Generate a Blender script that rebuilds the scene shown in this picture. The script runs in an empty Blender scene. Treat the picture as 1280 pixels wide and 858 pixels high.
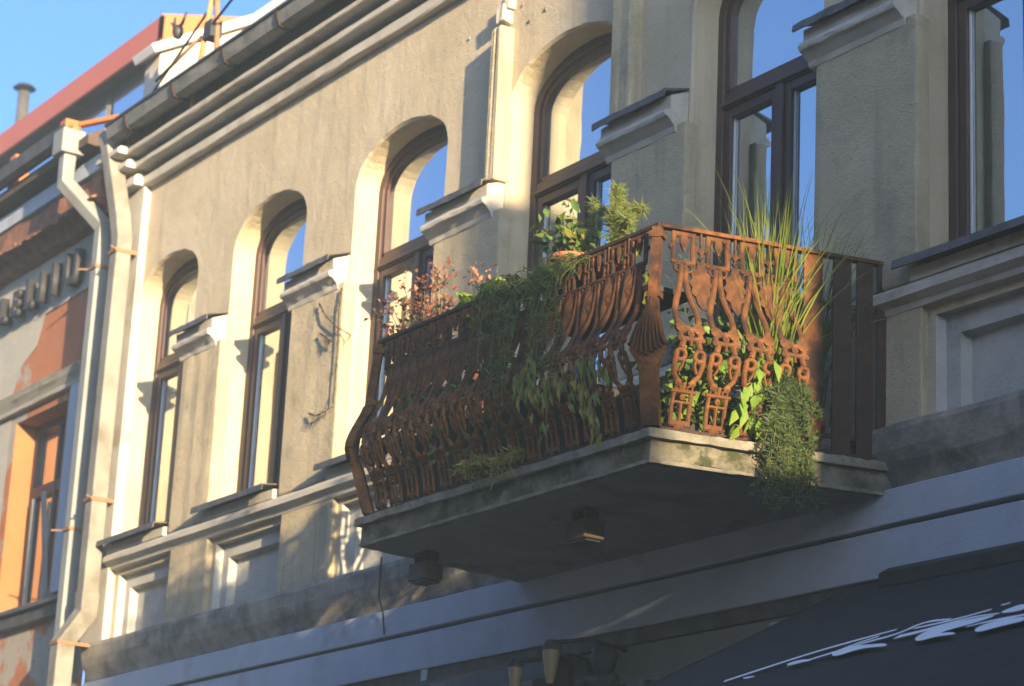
import bpy, bmesh, math, random
from mathutils import Vector, Matrix
random.seed(11)
S = bpy.context.scene
C = S.collection
R = math.radians
H = 1.65            # the builder's heights count from eye level, which is 1.65 m above the street

# ------------------------------------------------------------------ camera, sky, sun, exposure
cam = bpy.data.cameras.new("camera")
cam.sensor_width = 36.0
cam.lens = 85.97
cam.clip_end = 500
cam.dof.use_dof = True
cam.dof.focus_distance = 11.3
cam.dof.aperture_fstop = 3.5
co = bpy.data.objects.new("camera", cam); C.objects.link(co)
cx, cy, cz = Vector((0.54992, 0.83389, 0.04708)), Vector((0.21098, -0.19323, 0.95820)), Vector((0.80813, -0.51700, -0.28220))
co.matrix_world = Matrix(((cx.x, cy.x, cz.x, 0), (cx.y, cy.y, cz.y, -7.5), (cx.z, cy.z, cz.z, H), (0, 0, 0, 1)))
S.camera = co

SUN_TH, SUN_EL = 12.0, 8.5          # degrees off the facade, degrees above the horizon
w = bpy.data.worlds.new("World"); S.world = w; w.use_nodes = True
nt = w.node_tree
sky = nt.nodes.new('ShaderNodeTexSky'); sky.sky_type = 'NISHITA'; sky.sun_disc = False
sky.sun_elevation = R(SUN_EL); sky.sun_rotation = R(90 + SUN_TH)
sky.air_density = 0.6; sky.dust_density = 4.5; sky.ozone_density = 4.4
bg = nt.nodes['Background']; bg.inputs['Strength'].default_value = 0.148
nt.links.new(sky.outputs[0], bg.inputs['Color'])
sun = bpy.data.lights.new("sun", 'SUN'); sun.energy = 5.0; sun.angle = R(0.6); sun.color = (1.0, 0.775, 0.47)
so = bpy.data.objects.new("sun", sun); C.objects.link(so)
sd = Vector((-math.cos(R(SUN_TH)) * math.cos(R(SUN_EL)), math.sin(R(SUN_TH)) * math.cos(R(SUN_EL)), -math.sin(R(SUN_EL))))
so.rotation_euler = sd.to_track_quat('-Z', 'Y').to_euler()
so.location = (20, -10, 12)
S.view_settings.view_transform = 'Standard'; S.view_settings.look = 'None'
S.view_settings.gamma = 1.0; S.view_settings.use_curve_mapping = False
S.view_settings.exposure = 2.05
S.cycles.max_bounces = 8

# ------------------------------------------------------------------ materials
def mat(name, col, col2=None, scale=3.0, rough=0.85, bump=0.0, bscale=40.0, metal=0.0, spec=0.3,
        col3=None, s3=0.7, t3=(0.5, 0.65), bump2=0.0, b2scale=6.0, streak=False, trans=0.0, stain=None):
    m = bpy.data.materials.new(name); m.use_nodes = True
    n = m.node_tree.nodes; l = m.node_tree.links
    b = n['Principled BSDF']
    b.inputs['Roughness'].default_value = rough; b.inputs['Metallic'].default_value = metal
    b.inputs['Specular IOR Level'].default_value = spec
    tc = n.new('ShaderNodeTexCoord')
    def noise(sc, det=5.0, ro=0.6, vec=None):
        x = n.new('ShaderNodeTexNoise'); x.inputs['Scale'].default_value = sc
        x.inputs['Detail'].default_value = det; x.inputs['Roughness'].default_value = ro
        l.new(vec if vec else tc.outputs['Object'], x.inputs['Vector']); return x
    out = None
    if col2:
        a = noise(scale)
        if streak:
            mp = n.new('ShaderNodeMapping'); mp.inputs['Scale'].default_value = (1.0, 1.0, 0.12)
            l.new(tc.outputs['Object'], mp.inputs['Vector']); l.new(mp.outputs[0], a.inputs['Vector'])
        r = n.new('ShaderNodeValToRGB')
        r.color_ramp.elements[0].position = 0.33; r.color_ramp.elements[1].position = 0.67
        r.color_ramp.elements[0].color = (*col, 1); r.color_ramp.elements[1].color = (*col2, 1)
        l.new(a.outputs['Fac'], r.inputs[0]); out = r.outputs[0]
        if col3:
            a3 = noise(s3, 8.0, 0.65)
            r3 = n.new('ShaderNodeValToRGB')
            r3.color_ramp.elements[0].position = t3[0]; r3.color_ramp.elements[1].position = t3[1]
            r3.color_ramp.elements[0].color = (0, 0, 0, 1); r3.color_ramp.elements[1].color = (1, 1, 1, 1)
            l.new(a3.outputs['Fac'], r3.inputs[0])
            mx = n.new('ShaderNodeMix'); mx.data_type = 'RGBA'
            l.new(r3.outputs[0], mx.inputs['Factor']); l.new(out, mx.inputs[6]); mx.inputs[7].default_value = (*col3, 1)
            out = mx.outputs[2]
        if stain:   # dirt washed down the wall by rain
            mp = n.new('ShaderNodeMapping'); mp.inputs['Scale'].default_value = (3.2, 3.2, 0.35)
            l.new(tc.outputs['Object'], mp.inputs['Vector']); sn = noise(2.4, 7.0, 0.62, mp.outputs[0])
            rs = n.new('ShaderNodeValToRGB'); rs.color_ramp.elements[0].position = 0.52; rs.color_ramp.elements[1].position = 0.72
            rs.color_ramp.elements[0].color = (0, 0, 0, 1); rs.color_ramp.elements[1].color = (0.55, 0.55, 0.55, 1)
            l.new(sn.outputs['Fac'], rs.inputs[0])
            m2 = n.new('ShaderNodeMix'); m2.data_type = 'RGBA'; l.new(rs.outputs[0], m2.inputs['Factor']); l.new(out, m2.inputs[6]); m2.inputs[7].default_value = (*stain, 1)
            out = m2.outputs[2]
        l.new(out, b.inputs['Base Color'])
    else:
        b.inputs['Base Color'].default_value = (*col, 1)
    nrm = None
    for (st, sc, det) in ((bump2, b2scale, 4.0), (bump, bscale, 6.0)):
        if st > 0:
            x = noise(sc, det, 0.7)
            bp = n.new('ShaderNodeBump'); bp.inputs['Strength'].default_value = 1.0
            bp.inputs['Distance'].default_value = st
            l.new(x.outputs['Fac'], bp.inputs['Height'])
            if nrm: l.new(nrm, bp.inputs['Normal'])
            nrm = bp.outputs[0]
    if nrm: l.new(nrm, b.inputs['Normal'])
    if trans > 0:
        t = n.new('ShaderNodeBsdfTranslucent')
        if out: l.new(out, t.inputs['Color'])
        else: t.inputs['Color'].default_value = (*col, 1)
        ms = n.new('ShaderNodeMixShader'); ms.inputs[0].default_value = trans
        o = n['Material Output']
        l.new(b.outputs[0], ms.inputs[1]); l.new(t.outputs[0], ms.inputs[2]); l.new(ms.outputs[0], o.inputs['Surface'])
    return m

def glass_mat(name, tint, refl=0.5, base=(0.02, 0.022, 0.025)):
    m = bpy.data.materials.new(name); m.use_nodes = True
    n = m.node_tree.nodes; l = m.node_tree.links
    b = n['Principled BSDF']; b.inputs['Base Color'].default_value = (*base, 1); b.inputs['Roughness'].default_value = 0.3
    g = n.new('ShaderNodeBsdfGlossy'); g.inputs['Roughness'].default_value = 0.012; g.inputs['Color'].default_value = (*tint, 1)
    tc = n.new('ShaderNodeTexCoord'); no = n.new('ShaderNodeTexNoise'); no.inputs['Scale'].default_value = 1.6
    l.new(tc.outputs['Object'], no.inputs['Vector'])
    bp = n.new('ShaderNodeBump'); bp.inputs['Distance'].default_value = 0.004
    l.new(no.outputs['Fac'], bp.inputs['Height']); l.new(bp.outputs[0], g.inputs['Normal'])
    ms = n.new('ShaderNodeMixShader'); ms.inputs[0].default_value = refl
    l.new(b.outputs[0], ms.inputs[1]); l.new(g.outputs[0], ms.inputs[2]); l.new(ms.outputs[0], n['Material Output'].inputs['Surface'])
    return m

PLASTER = mat("aged_plaster", (0.45, 0.375, 0.25), (0.54, 0.455, 0.32), 1.3, 0.95, 0.0085, 75, col3=(0.38, 0.31, 0.20), s3=0.9, t3=(0.52, 0.75), bump2=0.014, b2scale=7, stain=(0.27, 0.235, 0.175))
ROUGH = mat("rough_render", (0.42, 0.345, 0.22), (0.51, 0.43, 0.285), 2.2, 0.95, 0.013, 80, col3=(0.30, 0.26, 0.18), s3=2.0, t3=(0.52, 0.7), bump2=0.02, b2scale=9, stain=(0.22, 0.20, 0.15))
TRIM = mat("moulded_plaster", (0.42, 0.385, 0.32), (0.49, 0.455, 0.385), 4, 0.95, 0.006, 60, col3=(0.30, 0.24, 0.17), s3=2.5, t3=(0.52, 0.7))
LEDGE = mat("sooty_ledge_plaster", (0.24, 0.215, 0.175), (0.38, 0.335, 0.265), 5, 0.95, 0.007, 50, col3=(0.15, 0.14, 0.125), s3=3.0, t3=(0.45, 0.6))
BAND = mat("smooth_grey_blue_paint", (0.35, 0.385, 0.43), (0.41, 0.445, 0.49), 2.5, 0.9, 0.004, 60, col3=(0.30, 0.31, 0.33), s3=2.0, t3=(0.55, 0.7))
PANEL = mat("grey_panel_plaster", (0.38, 0.37, 0.33), (0.46, 0.45, 0.40), 3.5, 0.95, 0.008, 55, col3=(0.28, 0.28, 0.25), s3=3.0, t3=(0.55, 0.7))
FRAME = mat("brown_window_paint", (0.055, 0.028, 0.021), (0.075, 0.037, 0.027), 6, 0.5, 0.001, 90, spec=0.4)
GLASS = glass_mat("window_glass", (0.92, 0.98, 1.0), 0.56, (0.06, 0.066, 0.07))
SPACER = mat("pale_spacer", (0.55, 0.56, 0.55), rough=0.4)
ZINC = mat("dull_zinc", (0.075, 0.068, 0.06), (0.13, 0.12, 0.105), 8, 0.55, 0.002, 30, metal=0.4)
ZINCL = mat("pale_zinc", (0.33, 0.32, 0.30), (0.42, 0.41, 0.39), 5, 0.5, 0.002, 20, metal=0.3)
GUTM = mat("weathered_gutter", (0.15, 0.145, 0.12), (0.22, 0.21, 0.18), 5, 0.7, 0.002, 20, col3=(0.10, 0.09, 0.075), s3=3)
PIPE = mat("cream_painted_pipe", (0.185, 0.172, 0.145), (0.235, 0.222, 0.19), 4, 0.7, 0.002, 40, col3=(0.12, 0.105, 0.08), s3=3, t3=(0.5, 0.7))
PIPEG = mat("grey_painted_pipe", (0.18, 0.185, 0.175), (0.23, 0.235, 0.22), 4, 0.6, 0.001, 60)
RUST = mat("rusted_cast_iron", (0.105, 0.041, 0.015), (0.20, 0.082, 0.026), 16, 0.9, 0.004, 110, col3=(0.030, 0.017, 0.013), s3=4.5, t3=(0.42, 0.60), spec=0.2)
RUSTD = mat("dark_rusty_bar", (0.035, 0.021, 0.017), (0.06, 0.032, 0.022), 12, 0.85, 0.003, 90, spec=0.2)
CONC = mat("dirty_concrete", (0.055, 0.05, 0.036), (0.18, 0.16, 0.115), 6, 0.95, 0.009, 40, col3=(0.04, 0.044, 0.02), s3=5.0, t3=(0.49, 0.58), bump2=0.01, b2scale=14)
CONCL = mat("pale_concrete_lip", (0.11, 0.105, 0.08), (0.23, 0.21, 0.165), 9, 0.95, 0.006, 55)
CONCU = mat("grey_slab_underside", (0.15, 0.15, 0.145), (0.20, 0.20, 0.195), 3, 0.95, 0.006, 30, col3=(0.10, 0.09, 0.075), s3=1.8, t3=(0.54, 0.66), bump2=0.012, b2scale=5)
TERRA = mat("terracotta", (0.33, 0.10, 0.045), (0.40, 0.14, 0.06), 9, 0.85, 0.002, 60)
DARKBOX = mat("dark_planter_plastic", (0.02, 0.019, 0.018), (0.035, 0.03, 0.028), 6, 0.7)
SOIL = mat("soil", (0.03, 0.02, 0.012), (0.05, 0.035, 0.02), 30, 1.0, 0.01, 60)
ORANGE = mat("peeling_orange_paint", (0.34, 0.125, 0.055), (0.40, 0.155, 0.07), 2.0, 0.9, 0.004, 50, col3=(0.34, 0.30, 0.24), s3=0.55, t3=(0.535, 0.56), bump2=0.008, b2scale=6)
ORANGEP = mat("clean_orange_paint", (0.27, 0.11, 0.04), (0.31, 0.13, 0.05), 3, 0.9, 0.003, 50)
GREYP = mat("grey_bare_plaster", (0.36, 0.34, 0.28), (0.44, 0.41, 0.34), 3, 0.95, 0.008, 40)
REDB = mat("red_fascia_metal", (0.40, 0.10, 0.055), (0.44, 0.12, 0.065), 1.5, 0.55, spec=0.3)
REDO = mat("orange_gable_metal", (0.40, 0.115, 0.03), (0.44, 0.13, 0.035), 1.5, 0.55, spec=0.3)
SOFFIT = mat("dark_soffit_boards", (0.07, 0.045, 0.035), (0.10, 0.065, 0.05), 4, 0.9)
TILE = mat("old_clay_tile", (0.16, 0.075, 0.05), (0.26, 0.12, 0.075), 9, 0.95, 0.006, 50)
CREAM = mat("cream_attic_render", (0.44, 0.41, 0.34), (0.50, 0.46, 0.38), 2.5, 0.9, 0.003, 40)
WHITEM = mat("white_fascia_metal", (0.62, 0.62, 0.58), (0.68, 0.68, 0.64), 2, 0.5)
BLACKM = mat("dark_metal", (0.03, 0.03, 0.032), (0.05, 0.05, 0.05), 9, 0.55, metal=0.3)
IRONL = mat("black_sign_letter", (0.035, 0.032, 0.035), rough=0.6)
POLE = mat("ochre_painted_pole", (0.28, 0.18, 0.06), (0.34, 0.22, 0.08), 8, 0.7)
POLEB = mat("brown_rusty_pole", (0.20, 0.11, 0.06), (0.26, 0.14, 0.07), 8, 0.8)
AWN = mat("charcoal_awning_cloth", (0.022, 0.022, 0.026), (0.03, 0.03, 0.034), 5, 0.9, 0.002, 200)
PRINT = mat("white_awning_print", (0.72, 0.74, 0.76), rough=0.9)
SHOP = mat("grey_shopfront_paint", (0.15, 0.155, 0.14), (0.19, 0.19, 0.175), 3, 0.8, 0.003, 40)
LAMPG = mat("amber_lamp_glass", (0.20, 0.15, 0.07), (0.25, 0.19, 0.10), 6, 0.35, spec=0.5)
CABLE = mat("black_cable", (0.02, 0.02, 0.02), rough=0.7)
ASPH = mat("asphalt", (0.045, 0.045, 0.047), (0.06, 0.06, 0.06), 9, 0.95, 0.01, 60)
PAVE = mat("pavement_slab", (0.15, 0.15, 0.15), (0.19, 0.19, 0.19), 4, 0.9, 0.004, 30)
KERB = mat("granite_kerb", (0.24, 0.24, 0.23), (0.30, 0.30, 0.29), 20, 0.85)
BRICK = mat("unseen_house_render", (0.33, 0.29, 0.23), (0.40, 0.35, 0.28), 2, 0.95, 0.006, 40)
TWIG = mat("dry_twig", (0.045, 0.03, 0.018), (0.07, 0.05, 0.03), 12, 0.95)
STEM = mat("plant_stem", (0.09, 0.09, 0.03), (0.12, 0.10, 0.04), 12, 0.9)
def leaf(name, a, b, tr=0.4, sc=14): return mat(name, a, b, sc, 0.55, trans=tr, spec=0.3)
L_DARK = leaf("dark_green_leaf", (0.028, 0.055, 0.014), (0.055, 0.095, 0.022), 0.3)
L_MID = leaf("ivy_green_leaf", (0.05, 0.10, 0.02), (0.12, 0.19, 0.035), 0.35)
L_LIME = leaf("lime_leaf", (0.20, 0.30, 0.02), (0.30, 0.36, 0.03), 0.4)
L_RED = leaf("red_bronze_leaf", (0.13, 0.04, 0.03), (0.26, 0.10, 0.05), 0.35, 9)
L_PINK = leaf("rose_leaf", (0.34, 0.14, 0.09), (0.40, 0.20, 0.10), 0.4)
L_PURP = leaf("purple_brown_leaf", (0.07, 0.03, 0.04), (0.13, 0.07, 0.045), 0.3, 9)
L_FERN = leaf("feathery_fern", (0.12, 0.16, 0.035), (0.20, 0.22, 0.06), 0.4)
L_GRASS = leaf("yellow_green_grass", (0.16, 0.22, 0.03), (0.26, 0.30, 0.05), 0.4, 6)
L_JUNI = leaf("juniper_needle", (0.03, 0.05, 0.016), (0.06, 0.09, 0.025), 0.2, 6)
L_YEL = leaf("yellowing_leaf", (0.12, 0.14, 0.025), (0.24, 0.21, 0.04), 0.35, 9)
L_BRIGHT = leaf("fresh_green_leaf", (0.13, 0.23, 0.025), (0.20, 0.30, 0.035), 0.4, 7)

# ------------------------------------------------------------------ mesh builder
class MB:
    def __init__(s): s.v = []; s.f = []; s.sm = []
    def add(s, vs, fs, smooth=False):
        k = len(s.v); s.v += [tuple(p) for p in vs]
        for f in fs: s.f.append(tuple(i + k for i in f)); s.sm.append(smooth)
        return s
    def box(s, x0, x1, y0, y1, z0, z1):
        vs = [(x, y, z) for x in (x0, x1) for y in (y0, y1) for z in (z0, z1)]
        return s.add(vs, [(0, 1, 3, 2), (4, 6, 7, 5), (0, 4, 5, 1), (2, 3, 7, 6), (0, 2, 6, 4), (1, 5, 7, 3)])
    def prism_x(s, prof, x0, x1, n=1, jit=0.0):
        """closed (y,z) profile swept along x, worn by jit"""
        m = len(prof); vs = []
        for i in range(n + 1):
            x = x0 + (x1 - x0) * i / n
            for (y, z) in prof:
                vs.append((x, y + random.uniform(-jit, jit), z + random.uniform(-jit, jit)))
        fs = []
        for i in range(n):
            for j in range(m):
                a, b = i * m + j, i * m + (j + 1) % m
                fs.append((a, b, b + m, a + m))
        fs.append(tuple(range(m))[::-1]); fs.append(tuple(n * m + j for j in range(m)))
        return s.add(vs, fs)
    def tube(s, pts, r, n=6, r1=None, cap=True):
        pts = [Vector(p) for p in pts]; vs = []; fs = []
        for i, p in enumerate(pts):
            t = (pts[min(i + 1, len(pts) - 1)] - pts[max(i - 1, 0)])
            if t.length < 1e-9: t = Vector((0, 0, 1))
            t.normalize()
            up = Vector((0, 0, 1)) if abs(t.z) < 0.9 else Vector((1, 0, 0))
            a = t.cross(up).normalized(); b = t.cross(a)
            rr = r if r1 is None else r + (r1 - r) * i / max(1, len(pts) - 1)
            for k in range(n):
                q = 2 * math.pi * k / n
                vs.append(p + a * (rr * math.cos(q)) + b * (rr * math.sin(q)))
        for i in range(len(pts) - 1):
            for k in range(n):
                a0 = i * n + k; a1 = i * n + (k + 1) % n
                fs.append((a0, a1, a1 + n, a0 + n))
        if cap: fs += [tuple(range(n))[::-1], tuple((len(pts) - 1) * n + k for k in range(n))]
        return s.add(vs, fs, True)
    def bar(s, pts, wa, wb, side):
        """rectangular section along pts; wa across 'side', wb across the other way"""
        pts = [Vector(p) for p in pts]; side = Vector(side).normalized(); vs = []; fs = []
        for i, p in enumerate(pts):
            t = (pts[min(i + 1, len(pts) - 1)] - pts[max(i - 1, 0)]).normalized()
            sd_ = (side - t * side.dot(t)).normalized(); o = t.cross(sd_)
            for (u, q) in ((-1, -1), (1, -1), (1, 1), (-1, 1)):
                vs.append(p + sd_ * (u * wa / 2) + o * (q * wb / 2))
        for i in range(len(pts) - 1):
            for k in range(4):
                a0 = i * 4 + k; a1 = i * 4 + (k + 1) % 4
                fs.append((a0, a1, a1 + 4, a0 + 4))
        m = (len(pts) - 1) * 4
        fs += [(3, 2, 1, 0), (m, m + 1, m + 2, m + 3)]
        return s.add(vs, fs)
    def lathe(s, c, prof, n=16):
        vs = []; fs = []
        for (r, z) in prof:
            for k in range(n):
                q = 2 * math.pi * k / n
                vs.append((c[0] + r * math.cos(q), c[1] + r * math.sin(q), c[2] + z))
        m = len(prof)
        for i in range(m - 1):
            for k in range(n):
                a0 = i * n + k; a1 = i * n + (k + 1) % n
                fs.append((a0, a1, a1 + n, a0 + n))
        return s.add(vs, fs, True)
    def leaf(s, p, d, n, ln, wd, fold=0.25):
        p = Vector(p); d = Vector(d).normalized(); n = Vector(n)
        sd_ = d.cross(n)
        if sd_.length < 1e-6: sd_ = d.orthogonal()
        sd_.normalize(); up = sd_.cross(d)
        m = p + d * (ln * 0.45)
        vs = [p, m + sd_ * wd / 2 + up * wd * fold, p + d * ln - up * ln * 0.15, m - sd_ * wd / 2 + up * wd * fold, m]
        return s.add(vs, [(0, 1, 4), (1, 2, 4), (2, 3, 4), (3, 0, 4)], True)
    def blade(s, pts, wd):
        pts = [Vector(p) for p in pts]; vs = []; fs = []
        for i, p in enumerate(pts):
            t = (pts[min(i + 1, len(pts) - 1)] - pts[max(i - 1, 0)]).normalized()
            a = t.cross(Vector((0.52, -0.8, 0.2))).normalized()
            ww = wd * (1 - (i / (len(pts) - 1)) ** 2) * 0.5 + 0.0006
            vs += [p - a * ww, p + a * ww]
        for i in range(len(pts) - 1): fs.append((2 * i, 2 * i + 1, 2 * i + 3, 2 * i + 2))
        return s.add(vs, fs, True)
    def mesh(s, name, m, off=(0, 0, 0)):
        me = bpy.data.meshes.new(name)
        me.from_pydata([(p[0] - off[0], p[1] - off[1], p[2] - off[2]) for p in s.v], [], s.f)
        for poly, q in zip(me.polygons, s.sm): poly.use_smooth = q
        bm = bmesh.new(); bm.from_mesh(me); bmesh.ops.recalc_face_normals(bm, faces=bm.faces); bm.to_mesh(me); bm.free()
        me.materials.append(m); me.update(); return me

ORIG = {}
FINE = {'stems', 'leaves', 'coloured_leaves', 'green_leaves', 'fronds', 'foliage', 'pale_foliage', 'needles', 'lighter_needles', 'blades', 'crown'}
def root(name, loc, label, cat, group=None, kind=None, rz=0):
    """an Empty standing at the foot of a thing"""
    o = bpy.data.objects.new(name, None); C.objects.link(o); o.empty_display_size = 0.2
    o.location = (loc[0], loc[1], loc[2] + H); o.rotation_euler[2] = rz
    o['label'] = label; o['category'] = cat
    if group: o['group'] = group
    if kind: o['kind'] = kind
    ORIG[o.name] = loc
    return o
def part(name, mb, m, parent, bevel=0.0, label=None, kind=None):
    """a mesh in the builder's coordinates hung under a thing or a part"""
    top = parent
    while top.parent: top = top.parent
    o = bpy.data.objects.new(name, mb.mesh(name, m, ORIG[top.name])); C.objects.link(o); o.parent = parent
    if label: o['label'] = label
    if kind or name in FINE: o['kind'] = kind or 'stuff'
    if bevel:
        b = o.modifiers.new("bevel", 'BEVEL'); b.width = bevel; b.segments = 2; b.limit_method = 'ANGLE'; b.angle_limit = R(40)
    return o
def single(name, mb, m, loc, label, cat, group=None, bevel=0.0, kind=None):
    o = bpy.data.objects.new(name, mb.mesh(name, m, loc)); C.objects.link(o)
    o.location = (loc[0], loc[1], loc[2] + H); ORIG[o.name] = loc
    if kind == 'structure': o['kind'] = kind
    else: o['label'] = label; o['category'] = cat
    if kind and kind != 'structure': o['kind'] = kind
    if group: o['group'] = group
    if bevel:
        b = o.modifiers.new("bevel", 'BEVEL'); b.width = bevel; b.segments = 2; b.limit_method = 'ANGLE'; b.angle_limit = R(40)
    return o
G = -H   # street level in the builder's heights

# ------------------------------------------------------------------ ground
single("road", MB().box(-140, 140, -9.2, -6.0, G - 0.35, G - 0.12), ASPH, (0, -5.7, G - 0.12), None, None, kind='structure')
single("pavement", MB().box(-140, 140, -5.9, 0.3, G - 0.35, G), PAVE, (0, -1, G), None, None, kind='structure')
single("far_pavement", MB().box(-140, 140, -12, -9.3, G - 0.35, G), PAVE, (0, -10.6, G), None, None, kind='structure')
single("kerb", MB().box(-140, 140, -6.0, -5.9, G - 0.35, G + 0.004), KERB, (0, -2.15, G), None, None, kind='structure')
single("far_kerb", MB().box(-140, 140, -9.3, -9.2, G - 0.35, G + 0.004), KERB, (0, -9.25, G), None, None, kind='structure')
single("ground", MB().box(-300, 300, -300, 300, G - 0.6, G - 0.36), ASPH, (0, 0, G - 0.4), None, None, kind='structure')

# ------------------------------------------------------------------ the plaster house
house = root("plaster_house", (-11.5, 0, G), "weathered beige plaster house with arched brown windows, moulded cornice and the iron balcony", "house")
WIN = [  # left jamb, left foot of arch, right jamb, crown height
    (-17.22, -17.22, -16.20, 5.91), (-15.58, -15.58, -14.49, 5.93), (-13.77, -13.77, -12.62, 5.93),
    (-11.87, -11.87, -10.70, 5.94), (-10.02, -10.02, -8.92, 5.94), (-8.18, -8.18, -7.02, 5.94)]
SPR, SHO = 5.64, 5.64
HX0, HX1 = -17.60, -1.5
def outline(W, n=20):
    L, A, Rr, top = W
    pts = [(L, 3.60)]
    k = 12
    for i in range(1, k + 1): pts.append((L, 3.60 + (SHO - 3.60) * i / k))
    mid, hw = (A + Rr) / 2, (Rr - A) / 2
    for i in range(0, n + 1):
        q = math.pi * (1 - i / n)
        x = mid + hw * math.copysign(abs(math.cos(q)) ** 0.97, math.cos(q)); z = SPR + (top - SPR) * (math.sin(q) ** 0.95)
        pts.append((x, z))
    for i in range(1, k + 1): pts.append((Rr, SPR + (3.60 - SPR) * i / k))
    return pts
FY = 0.27
wall = MB()
ZT = 7.2
edges = [HX0] + [v for W in WIN for v in (W[0], W[2])] + [HX1]
rnd = random.Random(3)
wouts = []
for W in WIN:
    inn = outline(W)
    n = len(inn); frt = []
    for i, (x, z) in enumerate(inn):
        a = inn[max(i - 1, 0)]; b = inn[min(i + 1, n - 1)]
        tx, tz = b[0] - a[0], b[1] - a[1]; d = math.hypot(tx, tz) or 1
        e = 0.014 + rnd.uniform(-0.005, 0.006)
        frt.append((x - tz / d * e, z + tx / d * e if 0 < i < n - 1 else z))
    wouts.append((inn, frt))
    vs = []
    for (x, z), (fx, fz) in zip(inn, frt):
        j = rnd.uniform(-0.003, 0.003)
        vs += [(fx, 0, fz), (x + j, 0.018, z), (x + j * 0.5, FY, z)]
    fs = []
    for i in range(n - 1):
        for k in (0, 1): fs.append((3 * i + k, 3 * i + k + 1, 3 * i + k + 4, 3 * i + k + 3))
    wall.add(vs, fs)
    # wall over the arch
    for (i0, i1) in ((12, 17), (17, 23), (23, 29), (29, 33)):
        poly_ = [(x, 0, z) for (x, z) in frt[i0:i1 + 1]] + [(frt[i1][0], 0, ZT), (frt[i0][0], 0, ZT)]
        wall.add(poly_, [tuple(range(len(poly_)))])
# piers of wall between the openings
xs = [HX0]
prev = None
for k in range(len(WIN) + 1):
    if k == 0: lp = [(HX0, 3.6), (HX0, ZT)]
    else:
        fr = wouts[k - 1][1]; lp = list(reversed(fr[33:])) + [(fr[33][0], ZT)]
    if k == len(WIN): rp = [(HX1, 3.6), (HX1, ZT)]
    else:
        fr = wouts[k][1]; rp = list(fr[:13]) + [(fr[12][0], ZT)]
    poly = [(x, 0, z) for x, z in lp] + [(x, 0, z) for x, z in reversed(rp)]
    wall.add(poly, [tuple(range(len(poly)))])
PZ0, PZ1 = 2.86, 3.43
PAN = [(W[0] + 0.10, W[2] - 0.03) for W in WIN]
pe = [HX0] + [v for p in PAN for v in p] + [HX1]
for i in range(0, len(pe), 2): wall.add([(pe[i], 0, PZ0), (pe[i + 1], 0, PZ0), (pe[i + 1], 0, PZ1), (pe[i], 0, PZ1)], [(0, 1, 2, 3)])
wall.add([(HX0, 0, PZ1), (HX1, 0, PZ1), (HX1, 0, 3.6), (HX0, 0, 3.6)], [(0, 1, 2, 3)])
wall.add([(HX0, 0, G), (HX1, 0, G), (HX1, 0, PZ0), (HX0, 0, PZ0)], [(0, 1, 2, 3)])
wall.add([(HX0, 0, G), (HX0, 6, G), (HX0, 6, ZT), (HX0, 0, ZT)], [(0, 1, 2, 3)])
wall.add([(HX1, 0, G), (HX1, 6, G), (HX1, 6, ZT), (HX1, 0, ZT)], [(0, 1, 2, 3)])
wall.add([(HX0, 0.6, G), (HX1, 0.6, G), (HX1, 0.6, ZT), (HX0, 0.6, ZT)], [(0, 1, 2, 3)])
part("wall", wall, PLASTER, house)

# sunk panels under the windows
for (x0, x1) in PAN:
    p = MB(); ins = [(0.0, 0.0, 0.0), (0.012, 0.0, 0.055), (0.105, 0.10, 0.055), (0.118, 0.11, 0.115)]
    rings = []
    for (dx, dz, y) in ins:
        rings.append([(x0 + dx, y, PZ0 + dz * 0.4), (x1 - dx, y, PZ0 + dz * 0.4), (x1 - dx, y, PZ1 - dz), (x0 + dx, y, PZ1 - dz)])
    vs = [q for r in rings for q in r]; fs = []
    for k in range(3):
        for j in range(4): fs.append((4 * k + j, 4 * k + (j + 1) % 4, 4 * k + 4 + (j + 1) % 4, 4 * k + 4 + j))
    fs.append((12, 13, 14, 15)); p.add(vs, fs)
    part("panel", p, PANEL, house)

# corner strip at the left end, with the cornice breaking forward over it
part("corner_pilaster", MB().box(-17.62, -17.20, -0.06, 0.02, 2.9, 6.62), TRIM, house, 0.008)
# piers and their caps
PIERS = [(WIN[i][2] + 0.03, WIN[i + 1][0] + 0.045) for i in range(5)]
for i, (x0, x1) in enumerate(PIERS):
    b = MB()
    b.prism_x([(-0.07, 3.60), (-0.07, 4.96), (0.02, 4.96), (0.02, 3.60)], x0, x1, 6, 0.004)
    part("pier", b, ROUGH, house, 0.014)
    b = MB(); b.prism_x([(-0.045, 2.9), (-0.045, 3.50), (0.02, 3.50), (0.02, 2.9)], x0 + 0.02, x1 - 0.0, 6, 0.003)
    part("pier_base", b, ROUGH, house, 0.012)
    prof = [(0.015, 4.90), (-0.075, 4.915), (-0.085, 4.95), (-0.125, 4.985), (-0.148, 4.995), (-0.155, 5.015), (-0.148, 5.035), (-0.118, 5.04), (-0.12, 5.118), (0.015, 5.172)]
    b = MB(); b.prism_x(prof, x0 - 0.04, x1 - 0.075, 8, 0.004)
    c = part("pier_cap", b, TRIM, house, 0.005)
    f = MB(); f.prism_x([(-0.164, 5.130), (-0.167, 5.098), (-0.175, 5.098), (-0.172, 5.140), (0.0, 5.190), (0.0, 5.182)], x0 - 0.06, x1 - 0.065, 10, 0.004)
    part("flashing", f, ZINC, c)
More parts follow.
